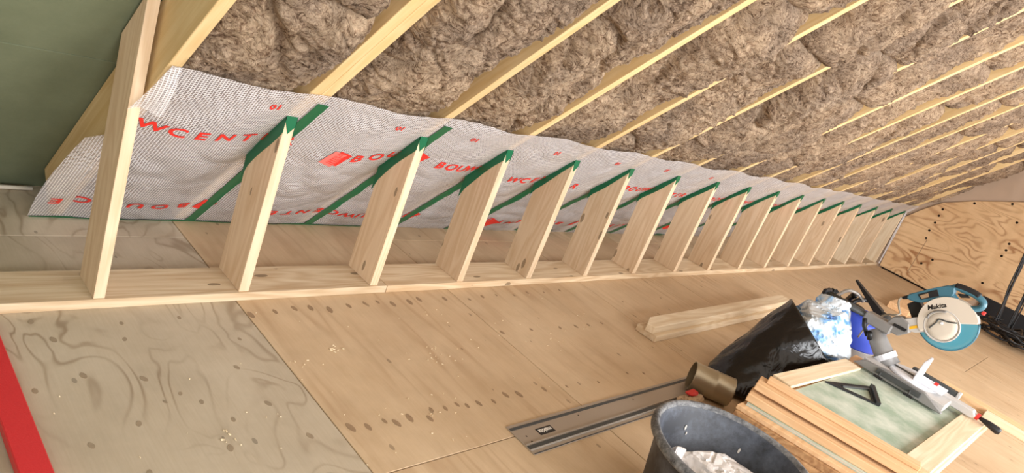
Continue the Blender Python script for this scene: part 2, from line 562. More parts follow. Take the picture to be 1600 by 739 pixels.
row3 = [(2.78, 2.36), (2.9, 2.38), (3.02, 2.385), (3.16, 2.37), (3.3, 2.39), (3.45, 2.38), (3.62, 2.39), (2.74, 2.033), (2.966, 2.025), (3.202, 2.009), (3.344, 2.002), (3.466, 1.998), (3.601, 2.0), (2.75, 1.554), (2.989, 1.534), (3.275, 1.549), (3.4, 1.52), (4.1, 2.2), (4.3, 2.02), (4.6, 2.2)]
for x, y in row1 + row2:
    patch(x, y, LENS, random.uniform(0.6, 1.1), random.uniform(-0.2, 0.2))
for x, y in row3:
    patch(x, y, LENS_S, random.uniform(0.7, 1.3), random.uniform(-0.3, 0.3))
for x, y in [(0.709, 2.418), (0.986, 2.37), (0.966, 2.267), (0.954, 2.027), (0.64, 2.035), (1.038, 1.923), (1.087, 1.864), (1.085, 1.623), (0.977, 1.893), (0.869, 1.809), (0.829, 1.593), (1.282, 2.025), (0.785, 2.083), (1.2, 2.38), (1.37, 2.2), (0.72, 1.75), (1.15, 1.75), (1.3, 1.8), (1.36, 1.6), (0.75, 2.3)]:
    patch(x, y, LENS_G, random.uniform(0.5, 0.95), random.uniform(-0.4, 0.4))

# roof boarding above the rafters, in sheets
ceiling = tag(add('ceiling', box(-3.0, 11.2, -0.35, 4.75, 0.252, 0.30), 'green_board', None, ROOF_M), kind='structure')
SB = [-0.32, 0.935, 1.62, 2.84, 4.74]
for j in range(4):
    for (x0, x1) in ((-3.0, -1.2), (-1.2, 1.1), (1.1, 3.5), (3.5, 5.9), (5.9, 8.3), (8.3, 11.1)):
        add('boarding_sheet', box(x0 + .0015, x1 - .0015, SB[j] + .002, SB[j + 1] - .002, 0.234, 0.252, 0.001), 'green_board', ceiling, ROOF_M)
ztop = 4.62 * ST
ytop = YE - 4.62 * CT
tag(add('ceiling_dormer', box(-3.0, 11.2, -2.9, 0.20, 3.42, 3.52), 'plaster_white'), kind='structure')
tag(add('wall_left', box(-3.1, -3.0, -2.9, 3.75, 0.0, 3.5), 'plaster_white'), kind='structure')
tag(add('wall_end', box(XE + 0.03, XE + 0.13, -2.9, 3.75, 0.0, 3.5), 'wall_film'), kind='structure')
# dormer wall with three window openings
wb = bmesh.new()
zs0, zs1 = 0.70, 2.45
edges = [-3.0]
for x0, x1, p in WINDOWS: edges += [x0 - 0.03, x1 + 0.03]
edges.append(11.2)
for k in range(0, len(edges), 2): box_bm(edges[k], edges[k + 1], -2.9, -2.7, 0, 3.45, 0, wb)
for x0, x1, p in WINDOWS:
    box_bm(x0 - 0.03, x1 + 0.03, -2.9, -2.7, 0, zs0, 0, wb); box_bm(x0 - 0.03, x1 + 0.03, -2.9, -2.7, zs1, 3.45, 0, wb)
tag(add('wall_back', bm_mesh(wb), 'plaster_white'), kind='structure')
for k, (x0, x1, p) in enumerate(WINDOWS):
    w = empty('window_%d' % (k + 1), ((x0 + x1) / 2, -2.8, zs0)); tag(w, kind='structure')
    fb = bmesh.new()
    for (a, b, c, d) in ((x0 - .03, x0 + .03, zs0, zs1), (x1 - .03, x1 + .03, zs0, zs1), (x0 + .03, x1 - .03, zs0, zs0 + .06), (x0 + .03, x1 - .03, zs1 - .06, zs1)):
        box_bm(a, b, -2.84, -2.76, c, d, 0.004, fb)
    add('window_frame', bm_mesh(fb), 'white_part', w)

# plywood sheet on the gable end, with its screw holes and dark fills for the openings below
poly = [(2.44, 0.02), (2.49, 0.745), (2.34, 0.94), (2.16, 1.136), (1.835, 1.32), (1.367, 1.535), (0.4, 1.98), (-0.9, 1.98), (-0.9, 0.29), (0.6, 0.29), (1.15, 0.27), (1.42, 0.02)]
pm = Matrix.Translation((XE, 0, 0))
def endply(pl): return prism([(y, z) for y, z in pl], 'x', 0.0, 0.028, 0.002)
pe = tag(add('wall_panel', prism(poly, 'x', 0.0, 0.028, 0.0), 'ply_end', None, pm),
         'plywood sheet with wild brown grain screwed to the gable end wall', 'plywood sheet')
# shear the local frame so the veneer figure lies in the sheet: local x is thin, so use a copy of the coordinates
hole = lathe([(0, -0.002), (0.014, -0.002), (0.016, 0.0), (0, 0.001)], 10)
hole.materials.append(MAT['dark_gap'])
for y, z in [(2.119, 1.06), (2.119, .964), (2.115, .861), (2.126, .738), (2.111, .628), (1.906, .406), (1.311, 1.275), (1.256, 1.002), (1.247, .915), (1.254, .827), (1.833, 1.29), (1.463, 1.46), (1.27, 0.42), (2.0, 0.3)]:
    add('screw_hole', hole, None, pe, Matrix.Translation((XE - 0.0005, y, z)) @ Matrix.Rotation(-math.pi / 2, 4, 'Y'))
add('split', box(-0.001, 0.0, -0.004, 0.004, 0, 0.5), 'knot', pe, Matrix.Translation((XE, 2.09, 0.11)))
tag(add('opening_shade', box(XE - 0.005, XE + 0.03, -2.7, 1.18, 0.0, 0.285), 'black_rubber'), kind='structure')  # dark slab stands in for the shaded opening under the plywood
tag(add('gap_shade', box(XE - 0.012, XE + 0.028, 1.42, 2.40, 0.0, 0.02), 'dark_gap'), kind='structure')  # dark strip paints the shade in the gap along the wall foot

tag(add('trim_3', tube(smooth_path([(-2.9, 3.50, 0.012), (-1.0, 3.495, 0.012), (0.2, 3.50, 0.014), (0.94, 3.505, 0.012)], 8), 0.010, 8), 'plaster_core', None, None, True), kind='structure')
# ---------------------------------------------------------------- timber frame
STUD_X = [0.915, 1.482, 2.172, 2.772, 3.366, 3.962, 4.578, 5.196, 5.785, 6.40, 7.0, 7.61, 8.21, 8.84, 9.48, 10.14, 10.78]
RAFT_X = [0.952] + STUD_X[1:]
SW = 0.046

def timber(name, L, W, T, mat, M, bevel=0.002, parent=None):
    """board of length L (local x), width W (y), thickness T (z), from the origin"""
    return add(name, box(0, L, 0, W, 0, T, bevel), mat, parent, M)

def along(p, d, up=(0, 0, 1)):
    x = Vector(d).normalized(); z = Vector(up); z = (z - x * z.dot(x)).normalized(); y = z.cross(x)
    return Matrix(((x.x, y.x, z.x, p[0]), (x.y, y.y, z.y, p[1]), (x.z, y.z, z.z, p[2]), (0, 0, 0, 1)))

# bottom plates
for k, (x0, x1, lab) in enumerate([(-1.6, 2.275, 'pale pine bottom plate under the first three studs'),
                                    (2.278, 6.60, 'pine bottom plate running from the fourth to the tenth stud'),
                                    (6.603, 10.89, 'far pine bottom plate ending at the plywood gable wall')]):
    o = timber('bottom_plate', x1 - x0, 0.222, 0.04, 'pine_plate', along((x0, 2.478, 0), (1, 0, 0)), 0.002)
    tag(o, lab, 'timber', 'bottom plates of the knee wall')

# studs with sloped tops
def stud_mesh(y0, y1, z1f, z1b, w, z0=0.0):
    """local x up the stud, local y depth, local z width"""
    return prism([(z0, 0), (z1f, 0), (z1b, y1 - y0), (z0, y1 - y0)], 'z', 0, w, 0.0015)
UPM = lambda x, y, z, lean=0.0: Matrix.Translation((x, y, z)) @ Matrix.Rotation(lean, 4, 'Y') @ Matrix(((0, 0, 1, 0), (0, 1, 0, 0), (1, 0, 0, 0), (0, 0, 0, 1)))
for k, x in enumerate(STUD_X):
    if k == 0:
        s = empty('wall_stud', (x, 2.484, 0.04))
        z1f = (3.545 - 2.484) * ST / CT - 0.04; z1b = (3.545 - 2.658) * ST / CT - 0.04
        add('post', stud_mesh(2.484, 2.658, z1f, z1b, 0.040), 'pine', s, UPM(x, 2.484, 0.04, math.radians(-1.0)))
        tag(s, 'tall pine stud beside the green boarding, running up past the first rafter', 'stud', 'knee wall studs')
        continue
    s = empty('wall_stud', (x, 2.488, 0.04))
    lean = random.uniform(-0.006, 0.006)
    y0, y1 = 2.488, 2.700
    zf, zb = zroof(y0) - 0.012 - 0.04, zroof(y1) - 0.012 - 0.04
    mt = 'pine' if k not in (14, 16) else 'pine_pale'
    add('post', stud_mesh(y0, y1, zf, zb, SW), mt, s, UPM(x, y0, 0.04))
    # green tape folded over the sloped top
    tl = 0.085 if k < 4 else 0.055
    e = 0.0022
    tb = bmesh.new()
    def side(xa, xb):
        n = 8
        lo = []; hi = []
        for i in range(n + 1):
            t = i / n; y = y0 - e + (y1 + 0.012 - y0 + e) * t
            zt = zroof(y) - 0.010
            drop = tl * (0.75 + 0.35 * t + 0.12 * math.sin(5 * t + k)) * (1.0 if t < 0.9 else 1.3)
            hi.append((y, zt)); lo.append((y, zt - drop))
        return prism_bm(lo + hi[::-1], 'x', xa, xb, 0, tb)
    side(x - e, x - 0.0002); side(x + SW + 0.0002, x + SW + e)
    prism_bm([(x - e, zroof(y0) - 0.010), (x - e, zroof(y0) - 0.030), (x + SW * 0.45, zroof(y0) - 0.085), (x + SW + e, zroof(y0) - 0.05), (x + SW + e, zroof(y0) - 0.010)], 'y', y0 - e, y0 - 0.0002, 0, tb)
    o = add('tape', bm_mesh(tb), 'tape', s); o['label'] = 'green adhesive tape folded over the sloped stud top'
    where = {1: 'nearest to the tall stud', 16: 'last one against the gable wall'}.get(k, 'counted from the green boarding')
    lab = '%s pine knee wall stud, %s, green taped top' % (ORD[k], where)
    tag(s, lab, 'stud', 'knee wall studs')

# rafters
for k, x in enumerate(RAFT_X):
    r = empty('rafter', None, M=Matrix.Translation(roof(x, 0.0, 0.0)) @ ROOF_M.to_3x3().to_4x4())
    def rp(xa, xb, h0, s0=0.0, s1=4.54):
        me = box(0, s1 - s0, 0, xb - xa, 0, 0.228 - h0, 0.002)
        # local x up the slope, y along -X, z outwards
        R3 = Matrix(((0, 1, 0, 0), (1, 0, 0, 0), (0, 0, 1, 0), (0, 0, 0, 1)))
        add('beam', me, 'rafter', r, Matrix.Translation(roof(xa, s0, h0)) @ ROOF_M.to_3x3().to_4x4() @ R3)
    if k == 1:
        rp(x, x + 0.047, 0.0); rp(x + 0.049, x + 0.096, 0.001)
        lab = 'doubled pine rafter, second from the green boarding'
    else:
        rp(x, x + SW, 0.0)
        lab = '%s pine rafter counted from the green boarding' % ORD[k]
        if k == 0: lab = 'first pine rafter with bare side against the green boarding'
    tag(r, lab, 'rafter', 'rafters of the roof slope')

# ---------------------------------------------------------------- mineral wool between the rafters
def batt(k, part, x0, x1, s0, s1, step, over, seed):
    nx = max(10, int((x1 - x0 + 2 * over) / step)); ns = max(12, int((s1 - s0) / step))
    X, S = np.meshgrid(np.linspace(x0 - over, x1 + over, nx), np.linspace(s0, s1, ns), indexing='ij')
    u = (X - (x0 + x1) / 2) / ((x1 - x0) / 2)
    t = (S - s0) / (s1 - s0)
    wx = X + 0.05 * pnoise(X * 5, S * 5, seed + 3); ws = S + 0.05 * pnoise(X * 5, S * 5, seed + 9)
    low = pnoise(wx * 1.3, ws * 1.1, seed)
    # full on the right of each bay, slack on the left where the rafter side stays bare
    prof = np.clip(1 - np.abs(u) ** 4, 0, 1) ** 0.75
    rightside = np.clip((u - 0.55) / 0.45, 0, 1) ** 1.5
    if k < 6:
        bulge = prof * (0.10 + 0.07 * low)
        edge = (0.045 if k < 3 else 0.058) + 0.110 * rightside + 0.045 * pnoise(S * 1.3, u * 0.4, seed + 5) * (0.4 + rightside)
    else:
        bulge = prof * (0.045 + 0.035 * low)
        edge = 0.036 + 0.012 * rightside + 0.045 * pnoise(S * 1.5, u * 0.5, seed + 5)
    H = edge - bulge
    # pillows parted by narrow crevices
    c1 = np.abs(pnoise(wx * 1.9 + 0.4 * ws, ws * 1.35, seed + 20)); c2 = np.abs(pnoise(wx * 5.5, ws * 5.0 + wx, seed + 30))
    pil = 0.085 if k < 3 else 0.065 if k < 6 else 0.035
    H = H - pil * np.minimum(c1, 0.5) + 0.5 * pil * np.exp(-(c1 / 0.05) ** 2) + 0.012 * np.exp(-(c2 / 0.06) ** 2) - 0.014 * np.minimum(c2, 0.4) + 0.012
    # stays behind the film
    blend = np.clip((S - 1.30) / 0.50, 0, 1)
    lim = np.where(blend < 1, 0.022 * (1 - blend) - 0.16 * blend, -1.0)
    H = 0.5 * (H + lim + np.sqrt((H - lim) ** 2 + 0.03 ** 2 * (blend < 1)))
    gx = wx + 0.03 * pnoise(X * 14, S * 14, seed + 41); gs = ws + 0.03 * pnoise(X * 13 + 5, S * 13, seed + 43)
    fib = np.abs(fbm(gx * 14, gs * 30, 3, seed + 50)) + np.abs(fbm(gx * 26, gs * 11, 2, seed + 55))
    H = H + 0.016 * (0.45 - fib)
    # loose tufts
    tu = pnoise(wx * 6.0, ws * 12.0, seed + 60)
    H = H - 0.06 * np.clip(tu - 0.45, 0, 1)
    # rounded ends
    endr = np.clip(np.minimum(t, 1 - t) * (s1 - s0) / 0.11, 0, 1)
    if part != 'single':
        H = H + 0.09 * (1 - np.sqrt(1 - (1 - endr) ** 2 * 0.999))
    H = np.where(S < 1.36, np.maximum(H, 0.004), H)
    H = np.minimum(H, 0.2)
    X = np.where(H < -0.004, X, np.clip(X, x0, x1))
    V = np.stack([X, S, H], -1).reshape(-1, 3)
    idx = np.arange(nx * ns).reshape(nx, ns)
    q = np.stack([idx[:-1, :-1], idx[1:, :-1], idx[1:, 1:], idx[:-1, 1:]], -1).reshape(-1, 4)
    # skirt and back
    loop = np.concatenate([idx[:, 0], idx[-1, 1:], idx[-2::-1, -1], idx[0, -2:0:-1]])
    back = V[loop].copy(); back[:, 2] = 0.226
    if over > 0:
        back[:, 0] = np.clip(back[:, 0], x0, x1)
    nb = len(V)
    V = np.concatenate([V, back])
    m = len(loop); a = np.arange(m)
    sk = np.stack([loop[a], nb + a, nb + (a + 1) % m, loop[(a + 1) % m]], -1)
    F = np.concatenate([q, sk])
    me = bpy.data.meshes.new('batt')
    me.vertices.add(len(V)); me.vertices.foreach_set('co', V.ravel().astype(np.float32))
    me.loops.add(F.size); me.loops.foreach_set('vertex_index', F.ravel().astype(np.int32))
    me.polygons.add(len(F)); me.polygons.foreach_set('loop_start', (np.arange(len(F)) * 4).astype(np.int32))
    me.polygons.foreach_set('loop_total', np.full(len(F), 4, np.int32))
    me.update(calc_edges=True); me.validate()
    me.polygons.foreach_set('use_smooth', [True] * len(F))
    return me

for k in range(len(RAFT_X)):
    x0 = RAFT_X[k] + (0.098 if k == 1 else SW + 0.002)
    x1 = (RAFT_X[k + 1] if k + 1 < len(RAFT_X) else XE + 0.02) - 0.002
    if x1 - x0 < 0.03: continue
    split = [1.86, 2.55, 2.9, 2.65, 2.5, 2.7, 2.35, 3.0, 2.6, 2.9, 2.5, 2.8, 2.6, 2.7, 2.4, 2.6, 2.6][k]
    step = 0.006 if k < 3 else 0.0085 if k < 6 else 0.012 if k < 10 else 0.018
    over = 0.0 if k < 3 else 0.012 if k < 6 else 0.016
    if k == len(RAFT_X) - 1: over = 0
    bays = 'between the %s and %s rafter from the green boarding' % (ORD[k], ORD[k + 1]) if k + 1 < len(RAFT_X) else 'between the last rafter and the gable end'
    for part, s0, s1 in (('lower', 0.06, split), ('upper', split - 0.02, 4.50)):
        st = step if (part == 'lower' or k > 4) else step * 1.6
        o = add('insulation_batt', batt(k, part, x0, x1, s0, s1, st, over, 7 * k + (3 if part == 'upper' else 0)), 'wool', None, ROOF_M)
        tag(o, '%s brown mineral wool batt %s' % (part, bays), 'insulation', 'mineral wool batts in the roof')

# ---------------------------------------------------------------- vapour barrier film
RX = np.array(RAFT_X)
def film_h(x, s):
    x = np.asarray(x, float); s = np.asarray(s, float)
    i = np.clip(np.searchsorted(RX, x) - 1, 0, len(RX) - 1)
    a = RX[i] + (0.096 * (i == 1) + SW * (i != 1)); b = np.append(RX[1:], XE + 0.1)[i]
    u = np.clip((x - a) / np.maximum(b - a, 0.05), 0, 1)
    belly = np.sin(np.pi * u) ** 0.8
    amp = np.where(i % 3 == 0, 0.030, np.where(i % 3 == 1, 0.040, 0.026)) * np.sin(np.pi * np.clip(s / 1.35, 0, 1)) ** 0.7
    wr = np.abs(pnoise(x * 3.0 + s * 2.2, s * 4.0 - x * 1.0, 71)) * 0.022 * np.sin(np.pi * np.clip((s - 0.02) / 1.3, 0, 1)) ** 0.5
    wr = wr + np.abs(pnoise(x * 9 + s * 4, s * 7 - x * 4, 75)) * 0.008
    left = np.where(x < RX[0], 0.02 * np.sin(np.pi * np.clip(s / 0.9, 0, 1)), 0)
    under = np.exp(-((s - 1.0) / 0.2) ** 2)               # pressed flat where the studs hold it
    return -0.006 - belly * amp - wr * (0.3 + 0.7 * belly) * (1 - 0.3 * under) - left
def film_left(s):
    base = 0.868 - 0.035 * math.sin(math.pi * min(1, s / 0.85)) if s < 0.83 else 0.868
    t = min(1, max(0, (s - 0.80) / 0.07))
    return base * (1 - t) + 0.962 * t
def film_top(x):
    return 1.325 + 0.012 * math.sin(x * 9) + 0.014 * float(pnoise(x * 1.7, 0.3, 5)) - 0.02 * max(0, x - 6) / 5

nx, ns = 900, 110
V = []; UV = []
ss = np.linspace(0, 1, ns)
for i in range(nx):
    xr = i / (nx - 1)
    xr = xr ** 1.25
    for j in range(ns):
        xt = 0.88 + (10.87 - 0.88) * xr
        s = ss[j] * film_top(xt)
        xl = film_left(s)
        x = xl + (10.87 - xl) * xr
        V.append((x, s)); UV.append((x, s))
V = np.array(V)
Hf = film_h(V[:, 0], V[:, 1])
V3 = np.c_[V, Hf]
idx = np.arange(nx * ns).reshape(nx, ns)
F = np.stack([idx[:-1, :-1], idx[1:, :-1], idx[1:, 1:], idx[:-1, 1:]], -1).reshape(-1, 4)
me = mesh_from(V3.tolist(), F.tolist())
uvl = me.uv_layers.new(name='UVMap')
li = np.empty(len(me.loops), np.int32); me.loops.foreach_get('vertex_index', li)
uvl.data.foreach_set('uv', V[li].ravel().astype(np.float32))
film = add('vapour_barrier', me, 'film', None, ROOF_M, True)
tag(film, 'milky reinforced film with red lettering stapled over the foot of the rafters', 'vapour barrier')

def on_film(name, verts2, faces, mat, off, subdiv=0):
    """lay a flat (x, s) mesh on the film"""
    bm = bmesh.new()
    vs = [bm.verts.new((v[0], v[1], 0)) for v in verts2]
    for f in faces:
        try: bm.faces.new([vs[i] for i in f])
        except ValueError: pass
    if subdiv:
        bmesh.ops.triangulate(bm, faces=bm.faces[:])
        for _ in range(subdiv):
            long = [e for e in bm.edges if e.calc_length() > 0.018]
            if not long: break
            bmesh.ops.subdivide_edges(bm, edges=long, cuts=1)
            bmesh.ops.triangulate(bm, faces=bm.faces[:])
    xs = np.array([v.co.x for v in bm.verts]); sv = np.array([v.co.y for v in bm.verts])
    hh = film_h(xs, sv) - off
    for v, h in zip(bm.verts, hh): v.co.z = h
    me = bpy.data.meshes.new(name); bm.to_mesh(me); bm.free(); me.update()
    return add(name, me, mat, film, ROOF_M, True)

def grid2(x0, x1, s0, s1, nx_, ns_, jit=0.0, slant=0.0):
    vs = []; fs = []
    for i in range(nx_ + 1):
        for j in range(ns_ + 1):
            t = j / ns_
            vs.append((x0 + (x1 - x0) * i / nx_ + slant * t + random.uniform(-jit, jit) * (i in (0, nx_)), s0 + (s1 - s0) * t))
    for i in range(nx_):
        for j in range(ns_):
            a = i * (ns_ + 1) + j
            fs.append((a, a + ns_ + 1, a + ns_ + 2, a + 1))
    return vs, fs

# tape strips over the rafters, along the foot and small patches
for k, x in enumerate(RAFT_X):
    if k == 0: continue
    hi = 1.27 if k in (1, 2) else 1.06
    xo = x + (0.052 if k == 1 else 0.03)
    vs, fs = grid2(xo, xo + 0.048, 0.02, hi, 4, 50, 0.0015, 0.012 if k < 3 else 0.0)
    on_film('tape_strip', vs, fs, 'tape', 0.0035)['label'] = 'green tape strip along a rafter'
def foot_tape(x0, x1, w):
    n = max(4, int((x1 - x0) / 0.03))
    vs, fs = grid2(x0, x1, 0.0, w, n, 2)
    return on_film('tape_strip', vs, fs, 'tape', 0.004)
foot_tape(0.87, 2.78, 0.026)
for x0, x1 in ((3.28, 3.36), (4.30, 4.42), (5.1, 5.2), (6.0, 6.15), (7.2, 7.4)): foot_tape(x0, x1, 0.06)

# lettering on the film
FONT_CACHE = {}
def text_mesh(body, size=1.0, spacing=1.0, shear=0.0, bold=0.0):
    key = (body, size, spacing, shear, bold)
    if key in FONT_CACHE: return FONT_CACHE[key]
    cu = bpy.data.curves.new('t', 'FONT'); cu.body = body; cu.size = size
    cu.space_character = spacing; cu.shear = shear; cu.offset = bold; cu.resolution_u = 3
    ob = bpy.data.objects.new('t', cu); COL.objects.link(ob)
    dg = bpy.context.evaluated_depsgraph_get()
    me = bpy.data.meshes.new_from_object(ob.evaluated_get(dg))
    vs = [tuple(v.co) for v in me.vertices]; fs = [tuple(p.vertices) for p in me.polygons]
    bpy.data.objects.remove(ob); bpy.data.curves.remove(cu); bpy.data.meshes.remove(me)
    FONT_CACHE[key] = (vs, fs)
    return vs, fs

def film_text(body, x, s, pitch, size, flip=False, mat='print_red', slant=0.0, xmax=99):
    if len(body) > 1 and body[0] == '<':
        film_text('<', x, s, pitch, size, flip, mat)
        x0_ = x; body = body[1:]; x = x + (-pitch if flip else pitch); s = s + slant * (x - x0_)
    """letters set one pitch apart; flip turns the row upside down so it reads towards -x"""
    for i, ch in enumerate(body):
        cx = x + (-pitch if flip else pitch) * i
        if ch == ' ' or cx > xmax: continue
        if ch == '<':
            a = size * 0.62
            vs = [(-a * 1.1, -a * 0.55), (a * 0.55, -a), (a * 1.1, a * 0.55), (-a * 0.55, a)]
            vs = [(p * 1.1, q * 1.65) for p, q in vs]; fs = [(0, 1, 2, 3)]
        else:
            vs, fs = text_mesh(ch, size * 1.38, 1.0, 0.0, 0.04 * size)
            xs_ = [v[0] for v in vs]; mx = (min(xs_) + max(xs_)) / 2
            vs = [((v[0] - mx) * 1.12, v[1] - size * 0.5) for v in vs]
        if flip: vs = [(-p, -q) for p, q in vs]
        vs = [(cx + p, s + q + slant * (cx - x)) for p, q in vs]
        on_film('printed_emblem' if ch == '<' else 'printed_letter', vs, fs, mat, 0.0028, 3)

film_text('WCENTER', 1.035, 0.955, 0.092, 0.062, slant=0.02)
film_text('<BOUW', 1.864, 0.905, 0.095, 0.066, slant=0.2, xmax=2.17)
film_text('<', 1.835, 0.90, 0.095, 0.07, mat='print_pink')
film_text('< BOUWCENTER', 2.30, 0.955, 0.083, 0.064, slant=-0.10, xmax=2.85)
film_text('WCENTER', 3.09, 0.875, 0.094, 0.062, slant=0.03)
for x in (4.02, 5.3, 6.5, 7.8, 9.0):
    film_text('< BOUWCENTER', x, 0.93, 0.093, 0.062, slant=-0.02)
film_text('<BOUWCE', 1.545, 0.225, 0.105, 0.062, flip=True)
film_text('< BOUWCENTER', 2.83, 0.225, 0.094, 0.062, flip=True)
film_text('< BOUWCENTER', 4.45, 0.24, 0.094, 0.062, flip=True)
film_text('<', 3.558, 0.19, 0.1, 0.075)
film_text('< BOUWCENTER', 5.9, 0.24, 0.094, 0.062, flip=True)
for x in (1.389, 1.989, 2.453, 3.1, 3.7, 4.3, 4.95):
    film_text('10', x + 0.02, 1.21, 0.026, 0.032, flip=True, mat='print_red')

# loose corner of film folded over the tall stud
vs = []; fs = []
for i in range(13):
    for j in range(9):
        a, b = i / 12, j / 8
        p00 = Vector((0.895, 2.468, 0.795)); p10 = Vector((1.005, 2.455, 0.80)); p11 = Vector((0.992, 2.350, 1.0)); p01 = Vector((0.958, 2.358, 0.992))
        p = p00 * (1 - a) * (1 - b) + p10 * a * (1 - b) + p11 * a * b + p01 * (1 - a) * b
        p.y += -0.02 * math.sin(math.pi * b) * (0.4 + 0.6 * math.sin(3 * a))
        p.z += 0.012 * math.sin(5 * a) * (1 - b)
        vs.append(p)
for i in range(12):
    for j in range(8):
        q = i * 9 + j; fs.append((q, q + 9, q + 10, q + 1))
me = mesh_from(vs, fs)
uvl = me.uv_layers.new(name='UVMap')
for l in me.loops:
    c = me.vertices[l.vertex_index].co; uvl.data[l.index].uv = (c.x, c.z * 1.3)
add('film_flap', me, 'film', film, None, True)['label'] = 'loose corner of film folded over the tall stud'

# white film draped over the last studs at the gable
vs = []; fs = []
for i in range(21):
    for j in range(21):
        a, b = i / 20, j / 20
        y = 2.452 + 0.03 * b + 0.008 * math.sin(9 * a + 3 * b)
        vs.append((10.83 + 0.055 * a + 0.006 * math.sin(7 * b), y + 0.0, 0.045 + b * 0.78))
for i in range(20):
    for j in range(20):
        q = i * 21 + j; fs.append((q, q + 21, q + 22, q + 1))
me = mesh_from(vs, fs); uvl = me.uv_layers.new(name='UVMap')
for l in me.loops:
    c = me.vertices[l.vertex_index].co; uvl.data[l.index].uv = (c.y * 3 + c.x, c.z)
tag(add('film_sheet', me, 'film', None, None, True), 'narrow drape of milky film in the corner where studs meet gable wall', 'plastic film')

# ---------------------------------------------------------------- things on the floor
# red straightedge
lv = empty('spirit_level', (0.56, 0.7, 0))
add('beam', box(0.519, 0.596, 0.55, 2.44, 0.004, 0.036, 0.003), 'red_paint', lv)
for yy in (0.55, 2.44):
    add('end_cap', box(0.517, 0.598, yy - 0.012, yy + 0.012, 0.0, 0.038, 0.003), 'black_plastic', lv)
tag(lv, 'long red straightedge lying on the grey plywood by the plate', 'straightedge')

# two offcut timbers
o = timber('timber_offcut', 2.20, 0.15, 0.045, 'pine_pale', along((3.835, 1.745, 0.001), (1, 0.03, 0)), 0.003)
tag(o, 'lower weathered board of the two offcuts on the floor', 'timber', 'offcuts on the floor')
o = add('timber_offcut', prism([(0.0, 0.0), (2.35, 0.0), (2.35, 0.105), (0.09, 0.105), (-0.02, 0.05)], 'z', 0, 0.05, 0.003), 'pine_pale', None,
        along((3.82, 1.772, 0.047), (1, 0.030, 0)))
tag(o, 'pale timber with pointed end lying on top of a board', 'timber', 'offcuts on the floor')

# guide rail
gr = empty('guide_rail', (2.17, 1.31, 0))
GM = along((2.172, 1.228, 0.001), (1.0, 0.006, 0.0))
L = 1.9
def gpart(name, y0, y1, z0, z1, mat, bev=0.0008):
    return add(name, box(0, L, y0, y1, z0, z1, bev), mat, gr, GM)
gpart('base_plate', 0.0, 0.178, 0.0, 0.005, 'rail_bronze')
gpart('glide_strip', 0.146, 0.162, 0.005, 0.0065, 'alu_dark')
gpart('guide_rib', 0.052, 0.058, 0.005, 0.013, 'rail_bronze')
gpart('guide_rib', 0.022, 0.028, 0.005, 0.011, 'alu')
gpart('glide_strip', 0.030, 0.050, 0.005, 0.0068, 'alu_dark')
gpart('edge_strip', 0.0, 0.006, 0.005, 0.007, 'alu_dark')
lp = add('label_plate', box(0.125, 0.225, 0.082, 0.122, 0.005, 0.0056, 0.0), 'letter_dark', gr, GM)
def flat_text(name, body, size, mat, parent, M, spacing=1.0, shear=0.0, bold=0.0, thick=0.0006):
    vs, fs = text_mesh(body, size, spacing, shear, bold)
    xs_ = [v[0] for v in vs]; ys_ = [v[1] for v in vs]
    cx, cy = (min(xs_) + max(xs_)) / 2, (min(ys_) + max(ys_)) / 2
    bm = bmesh.new(); bv = [bm.verts.new((v[0] - cx, v[1] - cy, 0)) for v in vs]
    for f in fs:
        try: bm.faces.new([bv[i] for i in f])
        except ValueError: pass
    r = bmesh.ops.extrude_face_region(bm, geom=bm.faces[:])
    bmesh.ops.translate(bm, verts=[e for e in r['geom'] if isinstance(e, bmesh.types.BMVert)], vec=(0, 0, thick))
    return add(name, bm_mesh(bm), mat, parent, M)
flat_text('lettering', 'makita', 0.031, 'letter_white', lp, GM @ Matrix.Translation((0.175, 0.102, 0.0056)) @ Matrix.Rotation(math.pi, 4, 'Z'), 1.0, 0.15, 0.0008)
hole_s = lathe([(0, 0.0002), (0.004, 0.0002), (0.0045, 0), (0, 0)], 8); hole_s.materials.append(MAT['dark_gap'])
for t_, y_ in ((0.05, 0.10), (0.05, 0.066), (0.44, 0.128), (0.9, 0.128)):
    add('screw_hole', hole_s, None, gr, GM @ Matrix.Translation((t_, y_, 0.005)))
tag(gr, 'grey aluminium saw guide rail lying flat on the plywood', 'guide rail')

# zinc pipe offcut lying on the floor
ax = Vector((0.28, -0.40, 0)).normalized()
pc = Vector((3.575, 1.345, 0.0885))
q = ax.to_track_quat('Z', 'Y').to_matrix().to_4x4()
prof = [(0.079, 0.0), (0.082, 0.0), (0.0825, 0.004), (0.0808, 0.012), (0.0808, 0.12), (0.083, 0.127), (0.0808, 0.134), (0.0808, 0.218), (0.0825, 0.226), (0.082, 0.23), (0.079, 0.23), (0.0785, 0.12), (0.079, 0.0)]
o = add('metal_pipe', lathe(prof, 40), 'zinc', None, Matrix.Translation(pc - Vector((0, 0, 0.0055))) @ q, True)
tag(o, 'short brassy metal pipe offcut lying at the end of the guide rail', 'pipe')

